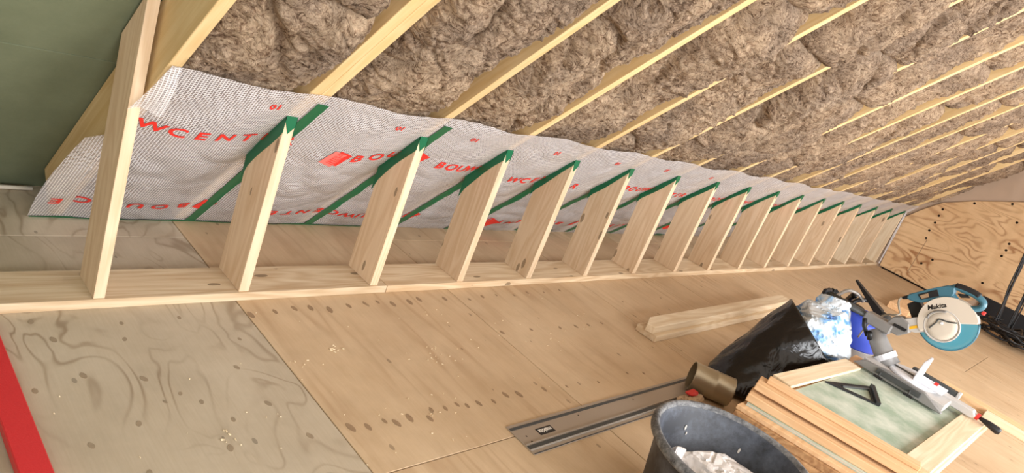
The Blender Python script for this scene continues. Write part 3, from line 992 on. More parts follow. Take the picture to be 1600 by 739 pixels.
# crumpled bag scrap with red print next to the tub
def crumple(name, c, rx, ry, rz, seed, mat, parent=None, n=28, amp=0.25, freq=3.0, floor_z=None, M=None, NP=24):
    bm = bmesh.new()
    bmesh.ops.create_icosphere(bm, subdivisions=5 if n > 24 else 4, radius=1.0)
    co = np.array([v.co for v in bm.verts])
    pr = np.random.default_rng(seed)
    N = pr.normal(size=(NP, 3)); N /= np.linalg.norm(N, axis=1)[:, None]
    D = 1 - amp * pr.random(NP) * 0.9
    dots = co @ N.T
    r = np.min(np.where(dots > 0.15, D[None, :] / np.maximum(dots, 0.15), 9.0), axis=1)
    r = np.minimum(r, 1.15)
    r = r + 0.09 * amp * (np.abs(pnoise(co[:, 0] * freq * 2 + co[:, 2] * 1.7, co[:, 1] * freq * 2 - co[:, 2] * freq, seed)) - 0.3) * 2
    cre = np.abs(pnoise(co[:, 0] * freq + co[:, 2] * 2.1, co[:, 1] * freq - co[:, 2] * 1.3, seed + 7))
    r = r - 0.3 * amp * np.exp(-(cre / 0.05) ** 2)
    for v, k_ in zip(bm.verts, r):
        v.co = Vector((v.co.x * rx * k_, v.co.y * ry * k_, v.co.z * rz * k_)) + (Vector(c) if M is None else Vector())
        if M is not None: v.co = (M @ v.co)
        if floor_z is not None and v.co.z < floor_z: v.co.z = floor_z + 0.0005 * (v.co.x - c[0])
    return add(name, bm_mesh(bm), mat, parent, None, False)
sb = empty('paper_scrap', (3.42, 1.24, 0.006))
add_s = crumple('crumpled_paper', (3.42, 1.235, 0.035), 0.20, 0.085, 0.05, 3, 'paper', sb, 20, 0.75, 2.6, 0.0072, None, 60)
crumple('red_print', (3.435, 1.245, 0.066), 0.05, 0.024, 0.012, 9, 'red_plastic', sb, 20, 0.3, 2.0)
tag(sb, 'crumpled brown paper scrap with a red patch between rail and tub', 'paper scrap')

# black rubbish bag leaning on the stack
mouth = Vector((4.40, 1.115, 0.405)); base_c = Vector((3.99, 1.255, 0.02))
nrm = Vector((0.34, -0.48, 0.81)).normalized()
e1 = Vector((0, 0.40, 0.24)); e1 = (e1 - nrm * e1.dot(nrm)).normalized(); e2 = nrm.cross(e1)
rings = []
NR, NA = 40, 96
for i in range(NR + 1):
    t = i / NR
    c = base_c.lerp(mouth, t) + Vector((0, 0, -0.02 * math.sin(math.pi * t)))
    # the floor end lies flat, the mouth follows the tilted opening
    f1 = Vector((-0.25, 1, 0)).normalized().lerp(e1, min(1, t * 1.15)).normalized()
    f2 = Vector((1, 0.25, 0)).normalized().lerp(-e2 if e2.x < 0 else e2, min(1, t * 1.15)).normalized()
    r = 0.19 + 0.055 * t
    if t < 0.08: r *= 0.75 + 0.25 * math.sqrt(t / 0.08)
    ring = []
    for k in range(NA):
        a = 2 * math.pi * k / NA
        wr = 0.010 * float(pnoise(a * 2.2 + t * 2, t * 3.0 + a, 81)) + 0.007 * abs(float(pnoise(a * 6 + t * 6, t * 2.5, 84))) + 0.006 * float(pnoise(math.cos(a) * 3 + t * 5, math.sin(a) * 3, 88))
        rr = r * (1 + wr * 4.2 * (0.5 + 0.8 * t))
        p = c + (f1 * math.cos(a) + f2 * math.sin(a)) * rr
        p.z = max(p.z, 0.004)
        ring.append(p)
    rings.append(ring)
# turned-in rim
for rr_, dz in ((0.98, 0.012), (0.93, 0.006), (0.90, -0.03)):
    rings.append([mouth + (p - mouth) * rr_ + nrm * dz for p in rings[NR]])
bb = empty('rubbish_bag', base_c)
add('sack', loft(rings, True, False), 'bag_black', bb, None, True)
tag(bb, 'open black rubbish bag leaning against the wood stack', 'rubbish bag')
cm = Matrix.Translation(mouth + nrm * 0.03 + Vector((0.06, -0.0, 0.0))) @ Matrix((e1, e2, nrm)).transposed().to_4x4()
cb_ = empty('plastic_waste', mouth)
crumple('crumpled_film', mouth, 0.235, 0.225, 0.20, 21, 'bag_blue', cb_, 30, 0.32, 1.3, None, cm)
crumple('torn_corner', mouth, 0.11, 0.10, 0.12, 33, 'bag_blue', cb_, 30, 0.4, 1.2, None, cm @ Matrix.Translation((0.09, 0.0, 0.13)))
tag(cb_, 'crumpled blue and white plastic packaging stuffed in the black bag', 'plastic packaging')

# mortar tub with a clear bag inside
tb_ = empty('mortar_tub', (2.492, 0.65, 0))
TM = Matrix.Translation((2.492, 0.65, 0))
outer = [(0, 0.002), (0.225, 0.002), (0.238, 0.012), (0.296, 0.365), (0.299, 0.372)]
inner = [(0.297, 0.385), (0.288, 0.37), (0.231, 0.028), (0.0, 0.026)]
add('outer_wall', lathe(outer, 72), 'tub', tb_, TM, True)
add('inner_wall', lathe(inner, 72), 'tub_inside', tb_, TM, True)
add('rim', lathe([(0.297, 0.366), (0.318, 0.364), (0.326, 0.372), (0.327, 0.388), (0.320, 0.399), (0.310, 0.402), (0.301, 0.397), (0.297, 0.384)], 72), 'tub_rim', tb_, TM, True)
for a, z, s_ in ((1.15, 0.30, 0.009), (1.1, 0.275, 0.006), (0.25, 0.29, 0.009)):
    rr = 0.231 + (0.288 - 0.231) * (z - 0.028) / 0.342 - 0.002
    c = Vector((2.492 + rr * math.cos(a), 0.65 + rr * math.sin(a), z))
    o = add('mortar_splash', lens_mesh(s_ * 0.5, s_ * 1.3, 0.002, 10), 'plaster_white', tb_, Matrix.Translation(c) @ Vector((-math.cos(a), -math.sin(a), 0.15)).to_track_quat('Z', 'Y').to_matrix().to_4x4())
tag(tb_, 'round black mortar tub with a dusty grey rim', 'tub')
lb = empty('clear_bag', (2.47, 0.60, 0.03))
crumple('bag_film', (2.545, 0.67, 0.19), 0.20, 0.20, 0.165, 44, 'bag_clear', lb, 30, 0.3, 1.2, 0.032)
crumple('bag_tip', (2.44, 0.83, 0.26), 0.05, 0.03, 0.05, 47, 'bag_clear', lb, 30, 0.4, 1.8, None)
tag(lb, 'crumpled clear plastic bag lying inside the black tub', 'plastic bag')

# ---------------------------------------------------------------- wood stack used as saw bench
def stack_board(name, x0, x1, y0, y1, z0, z1, mat, label, rz=0.0, cat='board', group='boards in the saw bench stack', bevel=0.0025):
    M = Matrix.Translation((x0, y0, z0)) @ Matrix.Rotation(rz, 4, 'Z')
    o = add(name, box(0, x1 - x0, 0, y1 - y0, 0, z1 - z0, bevel), mat, None, M)
    return tag(o, label, cat, group)
SKEW = math.radians(-1.5)
def skew_board(name, xa, xb, ya, yb, z0, z1, mat, label, cat='board'):
    """sheet whose near end runs askew, as the pile was pushed over"""
    sl = (ya - yb) * 0.225
    M = Matrix.Translation((xa, yb, z0))
    pl = [(0, 0), (-sl, ya - yb), (xb - xa, ya - yb + 0.04), (xb - xa + 0.04, 0.03)]
    o = add(name, prism(pl, 'z', 0, z1 - z0, 0.002), mat, None, M)
    return tag(o, label, cat, 'boards in the saw bench stack')
zc = 0.0
sheets = [(0.07, 'old_board', 'thick bottom pallet board of the saw bench stack', 0.0),
          (0.03, 'old_board', 'brown board second from the floor in the bench stack', 0.012),
          (0.034, 'beam_orange', 'third board from the floor in the bench stack', -0.02),
          (0.03, 'old_board', 'fourth board from the floor in the bench stack', 0.015),
          (0.03, 'old_board', 'fifth board from the floor in the bench stack', -0.015),
          (0.036, 'beam_orange', 'sixth board from the floor in the bench stack', -0.01),
          (0.03, 'old_board', 'seventh board from the floor in the bench stack', -0.02),
          (0.035, 'old_board', 'eighth board from the floor in the bench stack', -0.005),
          (0.022, 'beam_orange', 'thin brown board beneath the green-edged plasterboard', 0.01)]
for t_, mt, lab, off in sheets:
    skew_board('stacked_board', 3.21 + off, 4.90 - off * 0.5, 0.90 + off * 0.4, 0.225 + off * 0.4, zc, zc + t_, mt, lab)
    zc += t_ + 0.0004
gy = empty('plasterboard', (3.2, 0.25, zc))
def skew_prism(xa, xb, ya, yb, z0, z1, mat, name, par):
    sl = (ya - yb) * 0.225
    return add(name, prism([(0, 0), (-sl, ya - yb), (xb - xa, ya - yb), (xb - xa, 0)], 'z', 0, z1 - z0, 0.0008), mat, par, Matrix.Translation((xa, yb, z0)))
skew_prism(3.262, 4.88, 0.885, 0.235, zc, zc + 0.003, 'gypsum_green', 'face', gy)
skew_prism(3.265, 4.88, 0.885, 0.237, zc + 0.003, zc + 0.012, 'plaster_core', 'core', gy)
skew_prism(3.262, 4.88, 0.885, 0.235, zc + 0.012, zc + 0.015, 'gypsum_green', 'face', gy)
tag(gy, 'green-faced plasterboard sheet buried in the bench stack with its edge showing', 'plasterboard')
zc += 0.0154
zb_ = zc
# spacer timbers carrying the top sheet
BH = 0.038
stack_board('stacked_timber', 3.42, 4.88, 0.80, 0.885, zb_, zb_ + BH, 'beam_orange', 'timber under the far edge of the green bench top', SKEW, 'timber')
stack_board('stacked_timber', 3.44, 4.90, 0.235, 0.32, zb_, zb_ + BH, 'pine', 'timber under the near edge of the green bench top', SKEW, 'timber')
zg = zb_ + BH + 0.0005
g2 = empty('plasterboard', (3.35, 0.25, zg))
gmx = Matrix.Translation((3.36, 0.262, zg)) @ Matrix.Rotation(SKEW, 4, 'Z')
add('core', box(0, 1.50, 0, 0.56, 0.0, 0.0105, 0.001), 'plaster_core', g2, gmx)
add('face', box(-0.001, 1.501, -0.001, 0.561, 0.0105, 0.0125), 'gypsum_green', g2, gmx)
tag(g2, 'dusty pale green plasterboard forming the top of the saw bench', 'plasterboard')
zt = zg + 0.0127
ZT = zt
# frame timbers on top
stack_board('stacked_timber', 3.50, 4.95, 0.185, 0.30, zt, zt + 0.024, 'pine_pale', 'pale dusty timber along the near edge of the bench top', SKEW * 0.6, 'timber')
stack_board('stacked_timber', 3.53, 4.93, 0.175, 0.232, zb_, zt - 0.0005, 'pine_pale', 'second pale timber under the near edge of the bench', SKEW * 0.6, 'timber')
stack_board('stacked_timber', 3.44, 4.38, 0.835, 0.935, zt, zt + 0.016, 'pine_pale', 'cream board along the far edge of the bench top by the bag', SKEW * 2, 'timber')
# crosswise beams at the end facing the camera
def cross(p, qv, w, z0, z1, mat, label):
    p = Vector((*p, z0)); qv = Vector((*qv, z0)); d = qv - p
    o = add('stacked_timber', box(0, d.length, -0.0, w, 0, z1 - z0, 0.003), mat, None, along(p, d))
    return tag(o, label, 'timber', 'boards in the saw bench stack')
cross((3.165, 0.905), (3.335, 0.205), 0.115, zt, zt + 0.036, 'beam_orange', 'upper orange beam laid crosswise on the end of the bench')
cross((3.225, 0.885), (3.385, 0.215), 0.062, zt + 0.0363, zt + 0.058, 'beam_orange', 'topmost narrow batten lying on the crosswise beam')
cross((3.120, 0.900), (3.290, 0.205), 0.110, zb_, zb_ + BH, 'beam_orange', 'lower orange beam sticking out below the top of the bench')

# black rafter square on the bench
def tri_ring(P, wdt):
    P = [Vector(p) for p in P]; c = sum(P, Vector((0, 0))) / 3
    inn = []
    n = 3
    for i in range(n):
        a, b, d = P[i - 1], P[i], P[(i + 1) % n]
        u1 = (a - b).normalized(); u2 = (d - b).normalized()
        bis = (u1 + u2).normalized(); ang = u1.angle(u2) / 2
        inn.append(b + bis * (wdt / math.sin(ang)))
    return P, inn
zq = ZT + 0.001
out, inn = tri_ring([(3.80, 0.865), (4.245, 0.655), (3.985, 0.565)], 0.026)
out[0] = Vector((3.83, 0.80))
out, inn = tri_ring([(3.83, 0.80), (4.20, 0.662), (3.975, 0.56)], 0.024)
bm = bmesh.new()
T = [[bm.verts.new((p.x, p.y, z)) for p in ring] for ring in (out, inn) for z in (zq, zq + 0.008)]
ob_, ot_, ib_, it_ = T
for i in range(3):
    j = (i + 1) % 3
    bm.faces.new((ob_[i], ob_[j], ot_[j], ot_[i])); bm.faces.new((ib_[j], ib_[i], it_[i], it_[j]))
    bm.faces.new((ot_[i], ot_[j], it_[j], it_[i])); bm.faces.new((ob_[j], ob_[i], ib_[i], ib_[j]))
sq = empty('rafter_square', (3.95, 0.66, zq))
add('frame', bm_mesh(bm), 'black_plastic', sq)
d = out[2] - out[1]
add('fence_edge', box(0, d.length, -0.012, 0.012, 0, 0.022, 0.002), 'black_plastic', sq, along((out[1].x, out[1].y, zq), (d.x, d.y, 0)))
d = out[1] - out[0]
add('middle_bar', box(0.08, d.length - 0.05, -0.006, 0.006, 0.0, 0.009, 0.001), 'alu_dark', sq, along((out[0].x + 0.02, out[0].y - 0.035, zq), (d.x, d.y, 0)))
tag(sq, 'black plastic triangle square lying on the green bench top', 'set square')

# ---------------------------------------------------------------- sliding mitre saw on the bench
SX = 4.60
saw = empty('mitre_saw', (SX, 0.56, ZT))
zb = ZT
# base
for (x_, y_) in ((4.49, 0.38), (4.70, 0.38), (4.49, 0.76), (4.70, 0.76)):
    add('foot', lathe([(0, 0), (0.016, 0), (0.018, 0.004), (0.018, 0.018), (0, 0.018)], 16), 'black_rubber', saw, Matrix.Translation((x_, y_, zb)))
add('base', prism([(4.46, 0.35), (4.72, 0.35), (4.76, 0.45), (4.76, 0.70), (4.70, 0.80), (4.48, 0.82), (4.455, 0.70)], 'z', zb + 0.018, zb + 0.06, 0.006), 'cast_light', saw)
add('side_fence', prism([(0.855, zb + 0.012), (0.80, zb + 0.055), (0.66, zb + 0.072), (0.46, zb + 0.072), (0.345, zb + 0.022), (0.345, zb + 0.012)], 'x', 4.425, 4.452, 0.004), 'cast_grey', saw)
br = add('clamp_rail', prism([(0.72, zb + 0.03), (0.72, zb + 0.06), (0.47, zb + 0.06), (0.47, zb + 0.03)], 'x', 4.408, 4.425, 0.003), 'alu_dark', saw)
for y_ in (0.695, 0.525):
    add('thumb_screw', tube([(4.41, y_, zb + 0.045), (4.35, y_ - 0.01, zb + 0.03)], 0.005, 8), 'alu_dark', br)
    add('screw_knob', tube([(4.35, y_ + 0.014, zb + 0.03), (4.35, y_ - 0.034, zb + 0.03)], [0.008, 0.008], 8), 'black_plastic', br)
TT = Matrix.Translation((4.61, 0.57, zb + 0.06))
add('turntable', lathe([(0, 0), (0.135, 0), (0.14, 0.004), (0.14, 0.012), (0.135, 0.016), (0, 0.016)], 48), 'white_part', saw, TT)
add('kerf_plate', box(4.595, 4.625, 0.42, 0.71, zb + 0.0762, zb + 0.079, 0.001), 'alu_dark', saw)
add('turntable_arm', prism([(0.50, zb + 0.03), (0.50, zb + 0.074), (0.24, zb + 0.074), (0.22, zb + 0.05), (0.24, zb + 0.03)], 'x', 4.625, 4.69, 0.006), 'cast_light', saw)
add('arm_ring', tube([(4.66, 0.47, zb + 0.078), (4.66, 0.452, zb + 0.078)], 0.022, 16), 'red_plastic', saw)
add('arm_ring', tube([(4.66, 0.222, zb + 0.052), (4.66, 0.205, zb + 0.05)], 0.02, 16), 'red_plastic', saw)
add('arm_handle', tube([(4.66, 0.205, zb + 0.05), (4.66, 0.19, zb + 0.05), (4.66, 0.15, zb + 0.046), (4.66, 0.105, zb + 0.04), (4.66, 0.09, zb + 0.038)], [0.009, 0.012, 0.019, 0.022, 0.015], 16), 'black_plastic', saw, None, True)
# fences
fn = add('fence_plate', prism([(4.53, zb + 0.076), (4.53, zb + 0.12), (4.56, zb + 0.19), (4.70, zb + 0.205), (4.70, zb + 0.076)], 'y', 0.545, 0.560, 0.003), 'white_part', saw)
add('fence_shelf', prism([(4.54, 0.40), (4.70, 0.40), (4.70, 0.545), (4.54, 0.545)], 'z', zb + 0.0762, zb + 0.086, 0.002), 'white_part', saw)
add('side_rail', box(4.762, 4.80, 0.36, 0.62, zb + 0.04, zb + 0.085, 0.004), 'alu_dark', saw)
add('rail_cap', box(4.757, 4.805, 0.34, 0.36, zb + 0.036, zb + 0.089, 0.004), 'cast_light', saw)
# rear casting and slide rails
add('pivot_casting', tube([(4.60, 0.70, zb + 0.06), (4.60, 0.76, zb + 0.10), (4.60, 0.82, zb + 0.15), (4.60, 0.875, zb + 0.205)], [0.058, 0.056, 0.052, 0.046], 20), 'cast_grey', saw, None, True)
add('pivot_collar', tube([(4.60, 0.735, zb + 0.082), (4.60, 0.762, zb + 0.103)], 0.064, 20), 'white_part', saw)
add('lock_lever', tube([(4.54, 0.88, zb + 0.16), (4.51, 0.915, zb + 0.21), (4.505, 0.93, zb + 0.25)], [0.011, 0.013, 0.014], 10), 'black_plastic', saw, None, True)
add('lock_lever', tube([(4.54, 0.86, zb + 0.15), (4.51, 0.87, zb + 0.19)], [0.014, 0.016], 10), 'black_plastic', saw, None, True)
RZ = 0.640
add('rail_block', box(4.555, 4.645, 0.79, 0.955, RZ - 0.034, RZ + 0.030, 0.008), 'cast_grey', saw)
for xx in (4.575, 4.625):
    add('slide_rail', tube([(xx, 0.955, RZ), (xx, 1.21, RZ)], 0.015, 14), 'alu_dark', saw, None, True)
add('rail_end', box(4.55, 4.65, 1.20, 1.228, RZ - 0.028, RZ + 0.028, 0.008), 'black_plastic', saw)
# saw head: drawn in its own tilted frame (a forwards-up, b up-back), centre of the blade
HC = Vector((SX, 0.568, 0.828)); ha = math.radians(32.6)
A_ = Vector((0, -math.cos(ha), math.sin(ha))); B_ = Vector((0, math.sin(ha), math.cos(ha)))
HM = Matrix(((-1, 0, 0, HC.x), (0, A_.y, B_.y, HC.y), (0, A_.z, B_.z, HC.z), (0, 0, 0, 1)))   # local (n towards -X, a, b)
HM = Matrix(((0, 0, -1, HC.x), (A_.y, B_.y, 0, HC.y), (A_.z, B_.z, 0, HC.z), (0, 0, 0, 1)))     # local (a, b, n)
K = 0.00312
def px(x, y): return ((x - 1483) * K, -(y - 505) * K)
def head(name, poly, n0, n1, mat, parent=None, bevel=0.003):
    return add(name, prism(poly, 'z', n0, n1, bevel), mat, parent or saw, HM)
def arc(c, r, a0, a1, n=24):
    return [(c[0] + r * math.cos(math.radians(a0 + (a1 - a0) * i / n)), c[1] + r * math.sin(math.radians(a0 + (a1 - a0) * i / n))) for i in range(n + 1)]
add('saw_blade', lathe([(0, -0.001), (0.130, -0.001), (0.130, 0.001), (0, 0.001)], 60), 'alu', saw, HM)
ug = head('upper_guard', arc((0, 0), 0.148, -2, 198, 40) + arc((0, 0), 0.05, 198, -2, 10), 0.004, 0.034, 'guard_grey', None, 0.006)
head('guard_back', arc((0, 0), 0.148, -2, 198, 30), -0.03, -0.006, 'guard_grey')
lg = head('lower_guard', arc((0, 0), 0.145, 200, 357, 36) + arc((-0.02, 0.01), 0.085, 357, 200, 24), 0.010, 0.024, 'teal_clear', None, 0.002)
add('guard_lip', tube([Vector((x, y, 0.017)) for x, y in arc((0, 0), 0.147, 200, 357, 36)], 0.007, 8), 'teal', lg, HM, True)
add('hub_cover', lathe([(0, 0.042), (0.05, 0.042), (0.07, 0.039), (0.080, 0.03), (0.082, 0.02), (0.082, 0.012), (0, 0.012)], 40), 'guard_grey', saw, HM @ Matrix.Translation((-0.028, -0.014, 0)), True)
add('hub_ring', lathe([(0.081, 0.028), (0.086, 0.0355), (0.092, 0.034), (0.092, 0.022), (0.081, 0.022)], 40), 'cast_light', saw, HM @ Matrix.Translation((-0.028, -0.014, 0)), True)
def hp(x, y, n): a, b = px(x, y); return Vector((a, b, n))
add('guard_link', tube(smooth_path([hp(1455, 512, .046), hp(1466, 503, .046), hp(1472, 497, .046), hp(1486, 502, .046), hp(1499, 504, .046)], 5), 0.004, 8), 'alu_dark', saw, HM, True)
add('guard_link', tube(smooth_path([hp(1453, 495, .044), hp(1458, 487, .044), hp(1470, 483, .044), hp(1484, 484, .044)], 5), 0.005, 8), 'cast_grey', saw, HM, True)
add('bolt', lathe([(0, 0.050), (0.006, 0.050), (0.008, 0.046), (0.008, 0.040), (0, 0.040)], 12), 'white_part', saw, HM @ Matrix.Translation((*px(1475, 504), 0)))
flat_text('lettering', 'makita'.capitalize(), 0.036, 'letter_dark', ug, HM @ Matrix.Translation((*px(1469, 474), 0.0342)) @ Matrix.Rotation(math.radians(9), 4, 'Z'), 1.0, 0.2, 0.001)
# arm and knuckle
head('swing_arm', [px(1410, 497), px(1452, 491), px(1454, 520), px(1430, 522), px(1408, 516)], -0.022, 0.026, 'cast_light')
kn = head('knuckle', [px(1384, 502), px(1396, 492), px(1410, 492), px(1422, 505), px(1420, 523), px(1400, 528), px(1383, 518)], -0.035, 0.034, 'cast_grey', None, 0.006)
head('knuckle_pin', [px(1394, 508), px(1398, 504), px(1418, 516), px(1414, 520)], 0.034, 0.044, 'black_plastic', kn, 0.002)
head('warning_label', [px(1419, 511), px(1434, 508), px(1435, 513), px(1420, 516)], 0.026, 0.0285, 'yellow', saw, 0.0)
head('motor_mount', [px(1416, 470), px(1436, 462), px(1450, 500), px(1424, 505)], -0.10, -0.03, 'black_plastic')
add('motor', lathe([(0, 0.04), (0.05, 0.04), (0.062, 0.05), (0.064, 0.16), (0.05, 0.19), (0, 0.19)], 32), 'teal', saw, HM @ Matrix.Rotation(math.pi, 4, 'X'), True)
add('motor_cap', lathe([(0, 0.19), (0.048, 0.19), (0.046, 0.2), (0, 0.203)], 32), 'black_plastic', saw, HM @ Matrix.Rotation(math.pi, 4, 'X'), True)
# handle with its switch opening
hd = head('handle_body', [px(1420, 458), px(1424, 451), px(1466, 441), px(1488, 437), px(1500, 441), px(1498, 452), px(1491, 463), px(1478, 462), px(1462, 463), px(1445, 468), px(1426, 463)], -0.028, 0.026, 'teal', None, 0.006)
head('handle_grip', [px(1440, 452), px(1472, 444), px(1474, 456), px(1444, 462)], 0.026, 0.030, 'black_plastic', hd, 0.002)
head('handle_vent', [px(1443, 454), px(1457, 450), px(1458, 457), px(1446, 460)], 0.030, 0.0315, 'knot', hd, 0.0)
loop_pts = [hp(1490, 445, 0), hp(1500, 441, 0), hp(1512, 447, 0), hp(1526, 455, 0), hp(1536, 464, 0), hp(1539, 472, 0), hp(1533, 479, 0), hp(1520, 480, 0), hp(1508, 476, 0), hp(1499, 466, 0), hp(1493, 455, 0)]
lp_s = smooth_path(loop_pts + [loop_pts[0]], 4)[:-1]
bm = tube_bm(lp_s, 0.018, 12, None, True, True)
for v in bm.verts: v.co.z *= 1.35
add('loop_handle', bm_mesh(bm), 'teal', saw, HM, True)
bm = tube_bm(smooth_path([hp(1500, 439, 0), hp(1512, 444, 0), hp(1526, 452, 0), hp(1534, 459, 0)], 4), 0.019, 12)
for v in bm.verts: v.co.z *= 1.4
add('rubber_grip', bm_mesh(bm), 'black_rubber', saw, HM, True)
head('trigger', [px(1501, 452), px(1516, 455), px(1520, 461), px(1506, 460)], -0.01, 0.01, 'black_plastic')
head('release_button', [px(1536, 484), px(1541, 487), px(1538, 492), px(1533, 489)], -0.03, 0.0, 'red_plastic')
head('release_mount', [px(1520, 480), px(1537, 481), px(1537, 492), px(1522, 492)], -0.028, -0.004, 'black_plastic')
# supply cord
add('supply_cord', tube(smooth_path([HM @ hp(1421, 456, 0), HM @ hp(1410, 458, 0.0), HM @ hp(1405, 464, 0.0), HM @ hp(1406, 476, 0.02), HM @ hp(1408, 486, 0.03), HM @ hp(1400, 489, 0.03), Vector((4.66, 0.87, 0.69)), Vector((4.70, 0.92, 0.62)), Vector((4.75, 0.95, 0.55)), Vector((4.80, 0.97, 0.45))], 5), 0.0055, 8), 'cord', saw, None, True)
add('cord_sleeve', tube([HM @ hp(1426, 456, 0), HM @ hp(1412, 458, 0)], [0.014, 0.008], 10), 'black_rubber', saw, None, True)
tag(saw, 'sliding mitre saw with teal handle and round grey blade guard on the bench', 'mitre saw')

# plank running through the saw
ZP = ZT + 0.0245
o = timber('timber_plank', 0.62, 0.085, 0.045, 'beam_orange', along((4.862, 0.47, ZP), (0.01, -1, 0)), 0.003)
tag(o, 'short orange plank beside the saw with its end over the bench edge', 'timber')
o = timber('timber_plank', 1.08, 0.056, 0.04, 'pine_pale', along((4.80, 0.205, ZP), (0.01, -1, 0)), 0.003)
tag(o, 'long pale plank running out of the frame beyond the bench', 'timber')
# offcut block that carries the far end of the long plank
o = add('support_block', box(4.68, 4.98, -0.86, -0.74, 0.0, ZP - 0.0003, 0.004), 'old_board')
tag(o, 'upright brown block under the far end of the pale plank', 'timber')

# ---------------------------------------------------------------- vacuum cleaner behind the bench
vc = empty('vacuum_cleaner', (5.42, 1.14, 0))
VM = Matrix.Translation((5.42, 1.14, 0))
add('drum', lathe([(0, 0.06), (0.165, 0.06), (0.178, 0.075), (0.186, 0.24), (0.19, 0.25), (0, 0.25)], 48), 'vac_grey', vc, VM, True)
add('motor_housing', lathe([(0, 0.25), (0.192, 0.25), (0.195, 0.26), (0.19, 0.43), (0.172, 0.462), (0, 0.468)], 48), 'vac_blue', vc, VM, True)
add('top_cover', lathe([(0, 0.46), (0.10, 0.46), (0.096, 0.478), (0.08, 0.495), (0.04, 0.503), (0, 0.504)], 40), 'black_plastic', vc, VM @ Matrix.Translation((-0.03, 0.085, 0)), True)
add('dome', lathe([(0, 0.0), (0.07, 0.0), (0.068, 0.025), (0.045, 0.05), (0, 0.06)], 28), 'vac_blue', vc, VM @ Matrix.Translation((-0.01, -0.085, 0.462)), True)
add('carry_handle', tube(smooth_path([(5.30, 1.22, 0.46), (5.31, 1.21, 0.53), (5.37, 1.18, 0.56), (5.46, 1.13, 0.56), (5.53, 1.10, 0.52), (5.54, 1.09, 0.46)], 5), 0.015, 10), 'black_plastic', vc, None, True)
for a in (0.8, 2.4, 3.9, 5.5):
    c = VM @ Vector((0.16 * math.cos(a), 0.16 * math.sin(a), 0.032))
    add('caster', lathe([(0, -0.014), (0.028, -0.014), (0.031, -0.008), (0.031, 0.008), (0.028, 0.014), (0, 0.014)], 20), 'black_plastic', vc, Matrix.Translation(c) @ Matrix.Rotation(math.pi / 2, 4, 'X'), True)
    add('caster_mount', tube([c + Vector((0, 0, 0.0)), c + Vector((0, 0, 0.05))], 0.016, 10), 'black_plastic', vc)
hose_pts = [(5.25, 1.07, 0.18), (5.14, 1.03, 0.20), (5.06, 1.01, 0.22), (5.02, 1.0, 0.14), (5.06, 1.03, 0.045), (5.2, 1.0, 0.03), (5.4, 0.88, 0.03), (5.62, 0.92, 0.03), (5.70, 1.10, 0.03), (5.66, 1.3, 0.10), (5.58, 1.32, 0.40), (5.48, 1.28, 0.52), (5.40, 1.25, 0.55)]
hp_s = smooth_path(hose_pts, 10)
rad = [0.022 if i % 2 == 0 else 0.019 for i in range(len(hp_s))]
add('hose', bm_mesh(tube_bm(hp_s, rad, 12)), 'black_plastic', vc, None, True)
tag(vc, 'blue and grey drum vacuum cleaner with black hose behind the saw', 'vacuum cleaner')
# crevice nozzle lying across the vacuum
nz = empty('vacuum_nozzle', (5.36, 1.12, 0.56))
q0 = Vector((5.34, 1.275, 0.665)); q1 = Vector((5.34, 1.03, 0.535)); q2 = Vector((5.34, 0.93, 0.515))
add('nozzle_blade', loft([[q0 + Vector((dx, dy, dz)) for dx, dy, dz in ((-.018, 0, -.006), (.018, 0, -.006), (.018, 0, .006), (-.018, 0, .006))],
                          [q1 + Vector((dx, dy, dz)) for dx, dy, dz in ((-.03, 0, -.03), (.03, 0, -.03), (.03, 0, .03), (-.03, 0, .03))]]), 'black_plastic', nz)
add('nozzle_neck', tube([q1, (q1 + q2) / 2, q2], [0.03, 0.034, 0.028], 16), 'alu_dark', nz, None, True)
tag(nz, 'black tapered floor nozzle resting on top of the vacuum cleaner', 'nozzle')
tlb = empty('tool_pouch', (5.30, 1.33, 0.52))
crumple('pouch', (5.34, 1.36, 0.46), 0.11, 0.09, 0.09, 61, 'black_rubber', tlb, 20, 0.5, 1.8, None)
add('strap', tube(smooth_path([(5.28, 1.33, 0.50), (5.29, 1.28, 0.58), (5.33, 1.22, 0.585), (5.36, 1.17, 0.55)], 5), 0.012, 8), 'alu', tlb, None, True)
tag(tlb, 'dark crumpled tool pouch with a pale strap by the vacuum top', 'tool pouch')

# timber lying on the floor behind the saw
o = timber('timber_offcut', 1.15, 0.22, 0.07, 'beam_orange', along((8.55, 1.42, 0.0), (1, 0.02, 0)), 0.003)
tag(o, 'thick orange offcut on the far floor behind the saw', 'timber', 'offcuts on the floor')
o = timber('timber_offcut', 2.2, 0.07, 0.04, 'old_board', along((10.80, 1.02, 0.0), (-0.02, -1, 0)), 0.003)
tag(o, 'thin brown batten lying along the gable wall under the cables', 'timber', 'offcuts on the floor')

# hanging cable bundles and the heap on the floor
def bundle(p0, p1, n, label, seed, r=0.013):
    e = empty('cable_bundle', p1)
    rs = random.Random(seed)
    for i in range(n):
        pts = []
        o0 = Vector((rs.uniform(-.018, .018), rs.uniform(-.018, .018), 0))
        for k in range(9):
            t = k / 8
            pts.append(Vector(p0).lerp(Vector(p1), t) + o0 * (0.5 + t) + Vector((rs.uniform(-.012, .012), rs.uniform(-.012, .012), 0)))
        add('cable', tube(smooth_path(pts, 4), r * rs.uniform(0.6, 1.1), 8), 'black_plastic', e, None, True)
    return tag(e, label, 'cables', 'black cables at the gable end')
bundle((10.42, 1.19, 2.18), (10.28, 0.84, 0.05), 4, 'hanging black cable bundle, the one nearer the plywood sheet', 3, 0.011)
bundle((10.36, 1.0, 2.42), (10.22, 0.69, 0.05), 4, 'hanging black cable bundle, the one nearer the frame edge', 5, 0.011)
hp_ = empty('cable_heap', (10.1, 0.6, 0))
rs = random.Random(9)
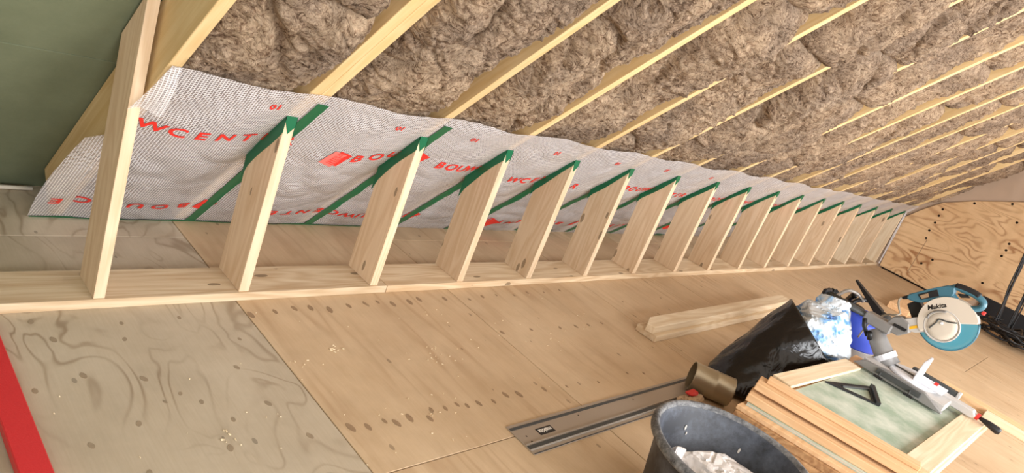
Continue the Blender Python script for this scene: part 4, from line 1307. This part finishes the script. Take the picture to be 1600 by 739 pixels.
for i in range(15):
    cx, cy = 10.12 + rs.uniform(-.18, .22), 0.60 + rs.uniform(-.24, .24)
    r0 = rs.uniform(0.13, 0.28)
    pts = []
    ph = rs.uniform(0, 6); zz = 0.014 + 0.017 * i * 0.6
    for k in range(12):
        a = ph + k * 2 * math.pi / 12 * 0.95
        pts.append((cx + r0 * math.cos(a) * (1 + rs.uniform(-.15, .15)), cy + r0 * math.sin(a) * (1 + rs.uniform(-.15, .15)), zz + rs.uniform(0, 0.045)))
    add('cable', tube(smooth_path(pts, 4), rs.uniform(0.009, 0.014), 8), 'black_plastic', hp_, None, True)
tag(hp_, 'tangled heap of black cables on the floor by the gable wall', 'cables')
ck = add('floor_cable', tube(smooth_path([(4.62, -0.02, 0.008), (4.55, 0.06, 0.008), (4.62, 0.13, 0.008), (4.75, 0.16, 0.008)], 6), 0.007, 8), 'black_plastic', None, None, True)
tag(ck, 'short curl of dark cable on the floor beside the bench', 'cable')

# wood chips and sawdust
vs = []; fs = []
rs = random.Random(2)
def chip(x, y, s):
    a = rs.uniform(0, 6.28); l = s * rs.uniform(0.6, 1.6); w = s * rs.uniform(0.25, 0.6)
    n0 = len(vs)
    for (p, q_, z) in ((-l, -w, 0.001), (l, -w, 0.001), (l, w, 0.001), (-l, w, 0.001), (-l, -w, 0.003), (l, -w, 0.004), (l, w, 0.003), (-l, w, 0.005)):
        vs.append((x + p * math.cos(a) - q_ * math.sin(a), y + p * math.sin(a) + q_ * math.cos(a), z))
    for f in ((4, 5, 6, 7), (0, 1, 5, 4), (1, 2, 6, 5), (2, 3, 7, 6), (3, 0, 4, 7), (3, 2, 1, 0)): fs.append(tuple(n0 + i for i in f))
for cx, cy, n_, sp, s in ((1.72, 2.06, 8, 0.02, 0.005), (2.17, 1.92, 16, 0.06, 0.003), (1.58, 2.0, 5, 0.04, 0.003), (1.10, 1.68, 6, 0.03, 0.004), (3.1, 1.95, 20, 0.25, 0.003), (1.95, 1.58, 10, 0.12, 0.003)):
    for i in range(n_): chip(cx + rs.gauss(0, sp), cy + rs.gauss(0, sp * 0.6), s)
for i in range(110): chip(rs.uniform(0.65, 5.0), rs.uniform(1.4, 2.46), 0.002)
tag(add('sawdust', mesh_from(vs, fs), 'chips'), 'pale wood chips and sawdust scattered over the plywood floor', 'wood chips', kind='stuff')
